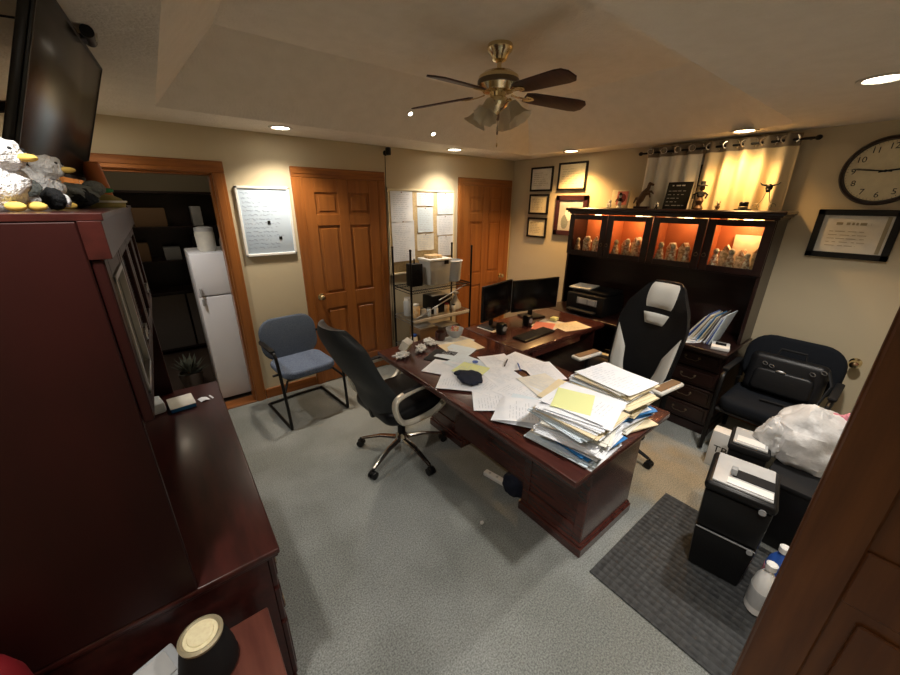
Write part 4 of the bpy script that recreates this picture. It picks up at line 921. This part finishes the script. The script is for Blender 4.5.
for i, (x, y, z, s, c, c2, lb) in enumerate(((-1.36, -.36, .62, .7, 'snack', 'red', 'small amber jar with red lid on the second wire shelf'), (-1.27, -.37, .62, .55, 'paper2', 'blackm', 'tiny cream jar with black lid on the second wire shelf'), (-1.80, -.34, .28, 1.0, 'paper2', 'bluep', 'cream jar with blue lid on the lowest wire shelf'), (-1.62, -.12, .95, 1.1, 'snack', 'white', 'amber jar behind the black box on the highest wire shelf'), (-1.755, -.33, .62, 1.0, 'snack', 'white', 'orange labelled jar at the left front of the second wire shelf'), (-1.52, -.37, .62, .62, 'white', 'white', 'short white jar at the front of the second wire shelf'), (-1.61, -.36, .62, .62, 'lblue', 'steel', 'pale blue jar at the front of the second wire shelf'), (-1.78, -.20, .62, 1.3, 'clear', 'white', 'tall clear jar with white lid at the left of the second wire shelf'))):
    t = onrack('jar', lb, 'jar', x, y, z); MB().lathe([(.035*s, 0), (.04*s, .01*s), (.04*s, .12*s), (.03*s, .135*s)], n=18).obj('body', c, t); MB().lathe([(.033*s, .136*s), (.033*s, .155*s), (0, .157*s)], n=18).obj('lid', c2, t)
wbg = onrack('plastic_bag', 'white knotted plastic bag on the right of the second wire shelf', 'bag', -1.19, -.30, .62)
MB().lathe([(.05, 0), (.075, .02), (.07, .07), (.03, .13), (.015, .17), (.03, .21), (.01, .2), (0, .19)], n=20).obj('bag_body', 'bag', wbg)
tag(MB().cyl((-1.80, -.402, .64), (-1.22, -.402, .85), .007, n=10).obj('metal_rod', 'steel'), 'silver metal rod lying slanted across the wire shelf', 'rod')
tag(MB().cyl((-1.50, -.402, .80), (-1.12, -.402, .93), .007, n=10).obj('metal_rod', 'steel'), 'shorter silver rod slanted across the right part of the wire shelf', 'rod')
# ------------------------------------------------------------------ blue guest chair
gc = thing('guest_chair', 'blue grey fabric guest chair with black sled frame by the doorway', 'chair', (-3.03, -.40, 0), .10)
def cushion(x0, x1, y0, y1, z0, z1, rad, mx=None, n=6, puff=.012):
    b = bmesh.new(); bmesh.ops.create_cube(b, size=1)
    for v in b.verts: v.co = Vector(((x0+x1)/2+v.co.x*(x1-x0), (y0+y1)/2+v.co.y*(y1-y0), (z0+z1)/2+v.co.z*(z1-z0)))
    th = min(x1-x0, y1-y0, z1-z0)
    thin = [x1-x0, y1-y0, z1-z0].index(th)
    ed = [e for e in b.edges if abs((e.verts[0].co-e.verts[1].co)[thin]) > th*.5]
    bmesh.ops.bevel(b, geom=ed, offset=rad, segments=n, affect='EDGES', profile=.5)
    bmesh.ops.bevel(b, geom=[e for e in b.edges if e.calc_face_angle(0) > .9], offset=th*.38, segments=4, affect='EDGES', profile=.5)
    m_ = MB(); m_._merge(b, mx); return m_
cushion(-.23, .23, -.24, .20, .42, .485, .10).obj('seat', 'fabric_seat', gc)
cushion(-.25, .25, -.022, .028, -.19, .19, .13, Matrix.Translation((0, .215, .645)) @ Matrix.Rotation(math.radians(-10), 4, 'X')).obj('backrest', 'fabric_blue', gc)
MB().box(-.20, .20, -.20, .18, .40, .42, .01).obj('seat_pan', 'black', gc)
for s in (-1, 1):
    MB().tube(crs([(s*.20, .235, .72), (s*.205, .235, .61), (s*.25, .21, .655), (s*.275, .10, .67), (s*.275, -.14, .668), (s*.272, -.215, .63), (s*.262, -.26, .30), (s*.258, -.285, .05), (s*.258, -.25, .014), (s*.258, .0, .013), (s*.258, .26, .013)], False, 4), .0125, 10).obj('side_frame', 'black', gc)
    MB().box(s*.275-.022, s*.275+.022, -.17, .10, .672, .692, .008, 2).obj('arm_pad', 'black', gc)
MB().tube([(-.258, .26, .014), (0, .275, .014), (.258, .26, .014)], .0125, 10).tube([(-.262, -.02, .41), (.262, -.02, .41)], .011, 8).tube([(-.262, -.255, .33), (-.2, -.18, .405)], .010, 8).tube([(.262, -.255, .33), (.2, -.18, .405)], .010, 8).obj('cross_bar', 'black', gc)
MB().box(-.03, .03, .215, .235, .40, .56, .006).obj('back_bracket', 'black', gc)
# ------------------------------------------------------------------ swivel chairs
def star_base(t, R, m, hub_h=.12, ph=0, caster='black', n=5):
    MB().lathe([(.035, hub_h-.03), (.05, hub_h-.02), (.045, hub_h+.03), (.028, hub_h+.05)], n=20).obj('hub', m, t)
    MB().cyl((0, 0, hub_h+.02), (0, 0, .42), .022, n=14).cyl((0, 0, hub_h+.02), (0, 0, .30), .03, n=14).obj('gas_lift', 'black', t)
    for k in range(n):
        a = ph+2*PI*k/n; c, s = math.cos(a), math.sin(a)
        g = MB().tube([(.03*c, .03*s, hub_h), (.5*R*c, .5*R*s, hub_h-.01), (R*.97*c, R*.97*s, .072)], [.026, .021, .015], 8, flat=.6); o = g.obj('base_leg', m, t)
        w_ = MB()
        for q in (-1, 1):
            px, py = R*c - s*q*.016, R*s + c*q*.016
            w_.cyl((px-s*.010, py+c*.010, .027), (px+s*.010, py-c*.010, .027), .027, n=18)
        w_.cyl((R*c, R*s, .03), (R*c, R*s, .075), .008, n=8); w_.box(R*c-.02, R*c+.02, R*s-.02, R*s+.02, .035, .06, .008)
        w_.obj('caster', caster, o)
ec = thing('office_chair', 'black leather office chair with silver arms at the visitor side of the desk', 'chair', (-2.66, -1.50, 0), math.radians(5))
star_base(ec, .34, 'chrome', ph=math.radians(198), hub_h=.13)
cushion(-.25, .27, -.25, .25, .42, .53, .09).obj('seat', 'leather', ec)
MB().box(-.12, .12, -.12, .12, .37, .42, .02).obj('tilt_mechanism', 'black', ec)
def exec_back(z0, z1, w0, w1, lean, th, curve, x0):
    def g(side):
        def f(u, v):
            zz = z0+(z1-z0)*v; ww = (w0+(w1-w0)*v)*(1-.45*max(0, v-.86)/.14*1.0 if v > .86 else 1)*(1-.25*max(0, .12-v)/.12)
            yy = (u-.5)*2*ww
            xx = x0 - lean*(v**1.15) + curve*math.sin(v*PI)*-.0 + .05*(abs(u-.5)*2)**2.4 - .035*math.exp(-((v-.28)/.18)**2)*-1
            t_ = th*(1-(abs(u-.5)*2)**4*.7)*(1-.6*(abs(v-.5)*2)**6)
            return (xx - side*t_/2, yy, zz)
        return f
    return g
gf = exec_back(.45, 1.13, .235, .26, .28, .11, .04, -.22)
def shell(gf, nu=20, nv=24, both=True):
    b = bmesh.new(); V = {}
    for sd in (1, -1):
        f = gf(sd)
        for i in range(nu+1):
            for j_ in range(nv+1): V[sd, i, j_] = b.verts.new(f(i/nu, j_/nv))
        for i in range(nu):
            for j_ in range(nv): b.faces.new((V[sd, i, j_], V[sd, i+1, j_], V[sd, i+1, j_+1], V[sd, i, j_+1]))
    for i in range(nu):
        for j_ in (0, nv): b.faces.new((V[1, i, j_], V[1, i+1, j_], V[-1, i+1, j_], V[-1, i, j_]))
    for j_ in range(nv):
        for i in (0, nu): b.faces.new((V[1, i, j_], V[1, i, j_+1], V[-1, i, j_+1], V[-1, i, j_]))
    bmesh.ops.recalc_face_normals(b, faces=b.faces[:])
    m_ = MB(); m_._merge(b); return m_
shell(gf).obj('backrest', 'leather_g', ec, 60)
for v0, v1 in ((.10, .30), (.31, .52), (.53, .74), (.75, .93)):
    f0 = gf(-1); b = MB()
    def f(u, v, v0=v0, v1=v1):
        p = f0(.08+.84*u, v0+(v1-v0)*v); bul = .022*(1-(2*v-1)**4)*(1-(2*u-1)**6); return (p[0]+bul, p[1], p[2])
    b.grid(f, 14, 8, .004).obj('back_cushion', 'leather', ec, 60)
for s in (-1, 1):
    y = s*.285
    o = MB().tube(crs([(-.20, y, .50), (-.235, y, .62), (-.17, y, .672), (.05, y, .685), (.20, y, .665), (.235, y, .61), (.17, y, .50), (.06, y, .455), (-.12, y, .455)], True), .024, 10, closed=True, flat=.8).obj('armrest', 'champ', ec)
    MB().tube([(-.17, y, .69), (.0, y, .702), (.16, y, .688)], [.014, .022, .014], 10, flat=.5).obj('arm_pad', 'leather', o)
    MB().tube([(.05, y, .455), (.02, s*.2, .41), (0, s*.1, .40)], .014, 8).tube([(-.1, y, .455), (-.05, s*.2, .41), (0, s*.1, .40)], .012, 8).obj('arm_bracket', 'black', ec)
MB().tube([(-.10, 0, .40), (-.24, 0, .42), (-.27, 0, .55)], .022, 8, flat=.5).obj('back_bracket', 'black', ec)
# gaming chair
gm = thing('gaming_chair', 'black and white gaming chair behind the desk facing the papers', 'chair', (-1.31, -2.44, 0), math.radians(174))
star_base(gm, .31, 'blackm', ph=.4)
cushion(-.26, .26, -.25, .25, .43, .54, .08).obj('seat', 'leather', gm)
MB().box(-.12, .12, -.12, .12, .37, .43, .02).obj('tilt_mechanism', 'black', gm)
def prof_w(v):      # half width of the racing back
    pts = [(0, .20), (.18, .255), (.42, .265), (.62, .27), (.78, .235), (.90, .17), (.97, .135), (1, .10)]
    for (a, b), (c, d) in zip(pts, pts[1:]):
        if v <= c: return b+(d-b)*(v-a)/(c-a)
    return pts[-1][1]
def gback(side, th=.09, off=0):
    def f(u, v):
        zz = .50+.79*v; ww = prof_w(v)*.94; yy = (u-.5)*2*ww
        xx = -.22-.17*v + .075*(abs(u-.5)*2)**2.2*(1 if v < .8 else max(.3, 1-(v-.8)*3))
        t_ = th*(1-(abs(u-.5)*2)**4*.55)*(1-.6*(abs(v-.5)*2)**8)
        return (xx - side*(t_/2) - (0 if side > 0 else -off), yy, zz)
    return f
shell(lambda sd: gback(sd)).obj('backrest', 'leather', gm, 60)
def panel(name, uv, m, bul=.012):
    """quad patch on the front of the backrest given four (u, v) corners, puffed"""
    f0 = gback(-1); (a, b, c, d) = uv; mb = MB()
    def f(s, t):
        u = (a[0]*(1-s)+b[0]*s)*(1-t)+(d[0]*(1-s)+c[0]*s)*t; v = (a[1]*(1-s)+b[1]*s)*(1-t)+(d[1]*(1-s)+c[1]*s)*t
        p = f0(u, v); return (p[0]+.003+bul*(1-(2*s-1)**4)*(1-(2*t-1)**4), p[1], p[2])
    mb.grid(f, 10, 10, .003).obj(name, m, gm, 60)
panel('headrest_panel', [(.30, .76), (.70, .76), (.90, .985), (.10, .985)], 'wleather')
panel('centre_badge', [(.37, .61), (.63, .61), (.70, .71), (.30, .71)], 'wleather')
panel('side_panel', [(.04, .05), (.26, .05), (.20, .34), (.03, .56)], 'wleather')
panel('side_panel', [(.74, .05), (.96, .05), (.97, .56), (.80, .34)], 'wleather')
for s in (-1, 1):
    MB().tube([(0, s*.26, .42), (.0, s*.31, .44), (.0, s*.32, .60), (.0, s*.32, .66)], .018, 8).obj('arm_post', 'black', gm)
    MB().box(-.13, .15, s*.32-.045, s*.32+.045, .66, .69, .014, 3).obj('arm_pad', 'wleather', gm); MB().box(-.11, .13, s*.32-.03, s*.32+.03, .689, .696, .003).obj('arm_inlay', 'brownbox', gm)
# ------------------------------------------------------------------ black armchair by the right wall
bc = thing('armchair', 'black fabric chair against the right wall holding a black bag', 'chair', (-.52, -3.175, 0), PI)
cushion(-.26, .25, -.26, .26, .38, .48, .09).obj('seat', 'fabric_blk', bc)
cushion(-.035, .04, -.285, .285, -.20, .20, .15, Matrix.Translation((-.30, 0, .68)) @ Matrix.Rotation(math.radians(-12), 4, 'Y')).obj('backrest', 'fabric_blk', bc)
for s in (-1, 1):
    MB().tube(crs([(-.28, s*.27, .50), (-.26, s*.28, .62), (-.1, s*.285, .65), (.14, s*.285, .64), (.20, s*.28, .55), (.22, s*.28, .30), (.24, s*.28, .015)], False, 4), .015, 8).obj('arm_frame', 'black', bc)
    MB().box(-.2, .15, s*.285-.022, s*.285+.022, .655, .68, .01, 2).obj('arm_pad', 'blackm', bc)
    MB().tube([(-.24, s*.27, .5), (-.28, s*.27, .25), (-.30, s*.28, .015)], .015, 8).obj('leg', 'black', bc)
    MB().tube([(-.27, s*.28, .20), (.22, s*.29, .20)], .011, 8).obj('side_bar', 'black', bc)
MB().box(-.22, .22, -.27, .27, .35, .38, .01).obj('seat_pan', 'black', bc)
lb_ = thing('laptop_bag', 'black laptop bag standing on the black chair against its backrest', 'bag', (-.485, -3.18, .4825), PI)
cushion(-.06, .06, -.22, .22, 0, .30, .05, Matrix.Translation((-.075, 0, 0)) @ Matrix.Rotation(math.radians(-14), 4, 'Y')).obj('bag_body', 'leather', lb_)
cushion(-.02, .03, -.17, .17, .03, .20, .04, Matrix.Translation((-.02, 0, 0)) @ Matrix.Rotation(math.radians(-14), 4, 'Y')).obj('front_pocket', 'leather', lb_)
MB().ell((-.035, -.02, .20), (.008, .03, .012), 14, 8).obj('metal_badge', 'steel', lb_)
for (y, z) in ((-.12, .235), (-.08, .225), (.14, .24), (.19, .27)): MB().tube([(-.05+.012*math.cos(a), y+.016*math.cos(a), z+.012*math.sin(a)) for a in [q*PI/5 for q in range(10)]], .003, 5, closed=True).obj('buckle', 'steel', lb_)
MB().tube([(-.14, -.08, .29), (-.16, -.07, .335), (-.16, .07, .335), (-.14, .08, .29)], .009, 8).obj('carry_handle', 'blackm', lb_)
MB().tube([(-.10, .21, .27), (-.02, .25, .20), (.04, .22, .06), (.1, .10, .012), (.12, -.06, .012)], .009, 6, flat=.4).obj('shoulder_strap', 'blackm', lb_)
# ------------------------------------------------------------------ floor mat, shredders, bag
mt = MB().box(-2.39, -1.48, -4.02, -2.945, .0008, .007, .003).obj('floor_mat', 'mat', None, 0); tag(mt, 'charcoal textured rubber floor mat beside the desk end', 'mat')
sh = thing('paper_shredder', 'large black shredder with light grey lid standing on the mat', 'shredder', (-1.775, -3.32, .0075), math.radians(10))
MB().box(-.145, .145, -.125, .125, 0, .27, .012, 2, taper=.86).obj('waste_bin', 'black', sh)
MB().box(-.15, .15, -.13, .13, .275, .50, .014, 2, taper=.95).obj('upper_body', 'black', sh)
MB().box(-.158, .158, -.138, .138, .50, .552, .02, 3).obj('head_unit', 'black', sh)
lid = MB().prism([(-.135, -.115), (.135, -.115), (.135, .115), (-.135, .115)], .552, .562, .003).obj('lid_panel', 'lgrey', sh)
MB().box(.0-.055, .02, -.115, .045, .562, .566, .001).obj('slot_recess', 'blackm', sh); rbox(-.125, -.075, -.112, .06, .562, .568, .002).obj('control_strip', 'white', sh)
rbox(-.05, -.015, .03, .055, .566, .60, .004).obj('switch', 'grey', sh)
MB().cyl((-.148, -.09, .505), (-.165, -.09, .505), .014).obj('side_button', 'grey', sh); MB().cyl((-.146, -.10, .262), (-.160, -.10, .262), .012).obj('side_button', 'grey', sh)
MB().box(-.151, -.1475, -.12, .12, .268, .274).obj('seam_line', 'grey', sh)
s2 = thing('waste_bin', 'smaller black bin with pale lid behind the large shredder', 'bin', (-1.26, -3.235, 0), math.radians(10))
MB().box(-.11, .11, -.09, .09, 0, .45, .012, 2, taper=.85).obj('bin_body', 'black', s2); rbox(-.118, .118, -.098, .098, .45, .495, .014).obj('rim', 'blackm', s2); rbox(-.10, .10, -.08, .08, .495, .508, .004).obj('lid', 'lgrey', s2); rbox(-.08, -.01, -.065, .065, .508, .511, .001).obj('paper_slip', 'white', s2)
s3 = thing('upright_box', 'white upright box with black mark beside the black bin', 'box', (-.87, -3.05, 0), math.radians(5))
rbox(-.05, .05, -.075, .075, 0, .29, .006).obj('carton', 'white', s3)
text_obj('printed_mark', 'TB', .075, 'black', s3, (-.0505, .005, .15), RR, .0003)
s4 = thing('storage_crate', 'black storage crate under the white plastic bag', 'crate', (-1.22, -3.53, 0))
MB().box(-.24, .24, -.16, .16, 0, .41, .015, 2, taper=.92).obj('crate_body', 'black', s4); rbox(-.25, .25, -.17, .17, .40, .428, .008).obj('rim', 'blackm', s4)
pb = thing('plastic_bag', 'large crumpled white plastic bag with pink cloth beside the open door', 'bag', (-1.10, -3.455, .43), .2)
pb.scale = (.92, .92, 1.08)
def bagmesh(c, r, n=48, m=32, seed=0, amp=.16):
    b = bmesh.new(); bmesh.ops.create_uvsphere(b, u_segments=n, v_segments=m, radius=1)
    for v in b.verts:
        d = v.co.normalized(); k = 1
        q = d*2.2+Vector((seed, 0, 0)); k += amp*noise.noise(q) + amp*.9*(.5-abs(noise.noise(q*2.3)))*.6 + amp*.3*(.5-abs(noise.noise(q*5.1)))
        z = max(d.z*k, -.62)
        v.co = Vector((c[0]+d.x*k*r[0], c[1]+d.y*k*r[1], c[2]+z*r[2]))
    m_ = MB(); m_._merge(b); return m_
bagmesh((0, 0, .112), (.20, .19, .18), seed=2).obj('bag_body', 'bag', pb, 28)
bagmesh((-.06, .16, .08), (.10, .09, .12), seed=5, amp=.3).obj('bag_fold', 'bag', pb, 28)
bagmesh((.06, -.14, .16), (.13, .10, .12), seed=9, amp=.35).obj('pink_cloth', 'pinkc', pb, 28)
def jug(lb, x, y, rz, body, label_m, trig, zz=0.0):
    t = thing('cleaning_bottle', lb, 'bottle', (x, y, zz), rz)
    MB().lathe([(.045, 0), (.055, .01), (.055, .15), (.048, .19), (.03, .225), (.018, .24), (.018, .255)], n=24, sy=.75).obj('bottle_body', body, t)
    MB().lathe([(.0555, .045), (.0562, .05), (.0562, .135), (.0555, .14)], n=24, sy=.76).obj('label', label_m, t)
    MB().lathe([(.021, .256), (.022, .285), (.015, .29), (0, .29)], n=18).obj('cap', trig, t)
    return t
jug('white jug with grey label partly hidden by the open door', -1.925, -3.53, .3, 'white', 'lgrey', 'white', .0075)
jug('white bottle with red and blue label beside the open door edge', -1.765, -3.545, .6, 'bluep', 'pinkc', 'white', .0075)
# items below the desk and bay
bg = thing('cloth_bag', 'dark cloth bag slumped on the floor under the main desk', 'bag', (-2.27, -2.31, 0), .3)
bagmesh((0, 0, .055), (.07, .08, .09), seed=4).obj('bag_body', 'navy', bg)
ps = thing('power_strip', 'white power strip lying on the floor under the main desk', 'power strip', (-2.30, -2.17, .0), .2)
rbox(-.022, .022, -.10, .10, 0, .03, .005).obj('housing', 'white', ps); [MB().box(-.008, .008, q, q+.015, .0305, .032).obj('socket', 'lgrey', ps) for q in (-.07, -.01, .05)]
o = MB().ell((0, 0, .010), (.012, .010, .010), 12, 8, nz=.5).obj('paper_scrap', 'white', None, loc=(-2.63, -2.38, 0.001)); tag(o, 'tiny white scrap on the carpet near the desk foot', 'scrap')
br = thing('briefcase', 'taupe briefcase with papers sticking out below the printer', 'briefcase', (-.82, -2.08, 0), .15)
cushion(-.07, .09, -.20, .20, 0, .52, .06).obj('case_body', 'taupe', br); rbox(-.03, .02, -.12, .12, .515, .54, .003).obj('papers', 'paper2', br); MB().tube([(0.05, -.07, .51), (.05, -.06, .56), (.05, .06, .56), (.05, .07, .51)], .01, 8).obj('handle', 'blackm', br)
# computer tower
ct = thing('computer_tower', 'black computer tower on the floor under the return desk', 'computer', (-1.50, -1.55, .0), 0)
rbox(-.10, .10, -.20, .20, 0, .42, .008).obj('case', 'black', ct); MB().box(-.08, .08, -.203, -.2005, .3, .38, .001).obj('drive_bay', 'grey', ct)
# ------------------------------------------------------------------ things on the right credenza
t = thing('card_reader', 'small white device with dark screen at the credenza corner', 'device', (-.50, -2.78, .7605), .25)
rbox(-.075, .075, -.06, .06, 0, .03, .008).obj('case', 'white', t); rbox(-.02, .05, -.035, .035, .0302, .032, .001).obj('screen', 'blackm', t)
rr = random.Random(17)
fc = ['manila', 'bluep', 'paper2', 'manila', 'paper', 'bluepaper', 'manila', 'taupe', 'paper', 'bluep', 'lblue']
fl = ['manila folder leaning at the left end of the upright file row', 'dark blue folder second in the upright file row', 'off-white folder third in the upright file row', 'manila folder fourth in the upright file row', 'white folder in the middle of the upright file row', 'bright blue folder right of the middle white folder in the row', 'manila folder right of the bright blue folder in the row', 'taupe folder fourth from the right end of the file row', 'white folder third from the right end of the file row', 'blue folder second from the right end of the file row', 'pale blue folder at the right end of the upright file row']
for k in range(11):
    y = -2.50-.020*k; h = rr.uniform(.22, .28)
    t = thing('file_folder', fl[k], 'folder', (-.36, y, .7612), rot=(math.radians(30-1.6*k), 0, rr.uniform(-.03, .03)))
    t.location.z = .7612
    MB().box(-.13, .10, -.003, .003, .001, h, .001).obj('cover', fc[k], t, 0); MB().box(-.125, .095, .0032, .0055, .003, h-.006).obj('pages', 'paper', t, 0)
for k in range(5):
    sheet('paper_sheet', -.47+.01*k, -2.50+.015*k, .7605+.004*k, .22, .26, .3*k-.5, ['paper', 'lblue', 'paper', 'paper2', 'paper'][k], ['white sheet at the bottom of the small heap before the upright files', 'pale blue sheet in the small heap before the upright files', 'white sheet in the middle of the heap before the upright files', 'off-white sheet in the heap before the upright files', 'crumpled white sheet on top of the heap before the upright files'][k], curl=.008)
for i, (x, y, h, c, lb) in enumerate(((-.20, -2.25, .12, 'lgrey', 'grey cup with pens on the credenza behind the gaming chair'), (-.26, -2.37, .09, 'steel', 'silver cup next to the upright files'))):
    t = thing('pen_cup', lb, 'cup', (x, y, .7605)); MB().lathe([(.03, 0), (.034, .005), (.036, h), (.032, h), (.03, .008), (0, .008)], n=20).obj('cup', c, t)
# ------------------------------------------------------------------ decorations on top of the right hutch
ZR = 1.7825
t = thing('framed_photo', 'red and pink printed frame on the hutch top, nearest the certificates', 'picture', (-.14, -1.56, ZR), rot=(0, math.radians(8), 0))
rbox(-.008, .008, -.09, .09, 0, .17, .003).obj('frame', 'goldpaper', t); MB().box(-.0105, -.0085, -.078, .03, .03, .155).obj('print', 'pink', t, 0); MB().ell((-.0105, -.02, .09), (.001, .045, .045), 16, 8).obj('red_figure', 'red', t)
def figurine(x, y, s, m1, m2, lb, kind):
    t = thing('figurine', lb, 'figurine', (x, y, ZR))
    if kind == 'bear':
        MB().ell((0, 0, .04*s), (.03*s, .032*s, .04*s), 16, 10).obj('body', m1, t); MB().ell((0, 0, .095*s), (.024*s, .026*s, .024*s), 14, 10).obj('head', m2, t)
        for q in (-1, 1): MB().ell((0, q*.02*s, .118*s), (.007*s, .009*s, .009*s), 8, 6).obj('ear', m1, t); MB().ell((-.02*s, q*.028*s, .05*s), (.012*s, .012*s, .022*s), 10, 8).obj('arm', m2, t); MB().ell((-.028*s, q*.018*s, .012*s), (.018*s, .012*s, .012*s), 10, 6).obj('foot', m1, t)
    if kind == 'stack':
        MB().lathe([(.03*s, 0), (.032*s, .01*s), (.018*s, .03*s), (.026*s, .06*s), (.015*s, .085*s)], n=16).obj('skirt', m2, t)
        MB().ell((0, 0, .10*s), (.02*s, .024*s, .024*s), 14, 10, nz=.3).obj('torso', m1, t); MB().ell((0, 0, .145*s), (.018*s, .018*s, .02*s), 14, 10).obj('head', m2, t)
        MB().lathe([(.032*s, .158*s), (.03*s, .164*s), (.016*s, .168*s), (.014*s, .19*s), (0, .192*s)], n=16).obj('hat', m1, t)
        for q in (-1, 1): MB().tube([(0, q*.02*s, .115*s), (-.01*s, q*.045*s, .10*s), (-.02*s, q*.04*s, .075*s)], .007*s, 6).obj('arm', m1, t)
    return t
figurine(-.20, -1.50, .62, 'white', 'white', 'small white figurine left of the red printed frame', 'bear')
figurine(-.20, -1.60, .75, 'black', 'white', 'small black and white figurine before the red printed frame', 'stack')
figurine(-.21, -1.96, .45, 'black', 'white', 'tiny black and white bear at the foot of the black sign', 'bear')
figurine(-.19, -2.285, 1.15, 'plushd', 'bronze', 'tall dark hatted figurine between sign and right curtain', 'stack')
figurine(-.20, -2.43, .5, 'bronze', 'gold', 'small brown figurine in front of the golden curtain', 'bear')
t = thing('horse_sculpture', 'bronze rearing horse sculpture left of the curtain on the hutch', 'sculpture', (-.18, -1.81, ZR), .2)
rbox(-.05, .05, -.06, .06, 0, .02, .004).obj('plinth', 'mahog_r', t)
b = bmesh.new(); 
pts_ = [(.0, .02, .08), (.0, -.0, .13), (.0, -.03, .175), (.0, -.035, .215), (.0, -.065, .205), (0, .035, .05), (-.012, .02, .02), (.012, .045, .02), (-.015, -.05, .13), (-.015, -.06, .10), (.015, -.055, .15), (.015, -.075, .13), (0, .06, .09), (0, .075, .05)]
ed_ = [(0, 1), (1, 2), (2, 3), (3, 4), (0, 5), (5, 6), (5, 7), (1, 8), (8, 9), (1, 10), (10, 11), (0, 12), (12, 13)]
rad = [.03, .027, .017, .014, .010, .022, .007, .007, .009, .006, .009, .006, .009, .006]
hs = MB()
for (i, j_) in ed_: hs.tube([pts_[i], tuple((a+c)/2 for a, c in zip(pts_[i], pts_[j_])), pts_[j_]], [rad[i], (rad[i]+rad[j_])/2, rad[j_]], 10)
for p_, r_ in zip(pts_, rad): hs.ell(p_, (r_, r_, r_), 10, 8)
b.free(); hs.obj('body', 'bronze', t, 60)
sg = thing('plaque', 'black plaque with pale lettering leaning before the white curtain panel', 'sign', (-.165, -2.09, ZR), rot=(0, math.radians(10), 0))
rbox(-.006, .006, -.10, .10, 0, .225, .003).obj('board', 'black', sg)
scribble(.16, .15, 5, 77, .3, .005, .95, False).obj('lettering', 'grey', sg, 0, (-.0068, 0, .09), RR); scribble(.12, .03, 1, 78, .3, .010, .95, False).obj('heading', 'lgrey', sg, 0, (-.0068, 0, .195), RR)
t = thing('small_hat', 'small black hat shaped ornament before the golden curtain', 'ornament', (-.20, -2.60, ZR)); MB().lathe([(.055, 0), (.055, .008), (.03, .012), (.03, .055), (.024, .062), (0, .06)], n=24).obj('hat', 'black', t); MB().lathe([(.0305, .014), (.032, .016), (.032, .026), (.0305, .028)], n=24).obj('band', 'gold', t)
t = thing('bull_ornament', 'black bull head ornament on curled wire legs before the curtain', 'ornament', (-.18, -2.72, ZR))
MB().ell((0, 0, .16), (.016, .022, .026), 14, 10).ell((-.012, 0, .14), (.012, .014, .014), 10, 8).obj('head', 'black', t)
for q in (-1, 1):
    MB().tube([(0, q*.018, .175), (0, q*.045, .18), (0, q*.06, .195)], [.007, .005, .002], 8).obj('horn', 'black', t)
    MB().tube([(0, q*.008, .14), (0, q*.02, .08), (0, q*.045, .03), (0, q*.03, .004)], .003, 6).tube([(.02*math.cos(a)*.2, q*(.05+.02*math.cos(a)), .03+.02*math.sin(a)) for a in [v*PI/6 for v in range(10)]], .0025, 6).obj('wire_leg', 'gold', t)
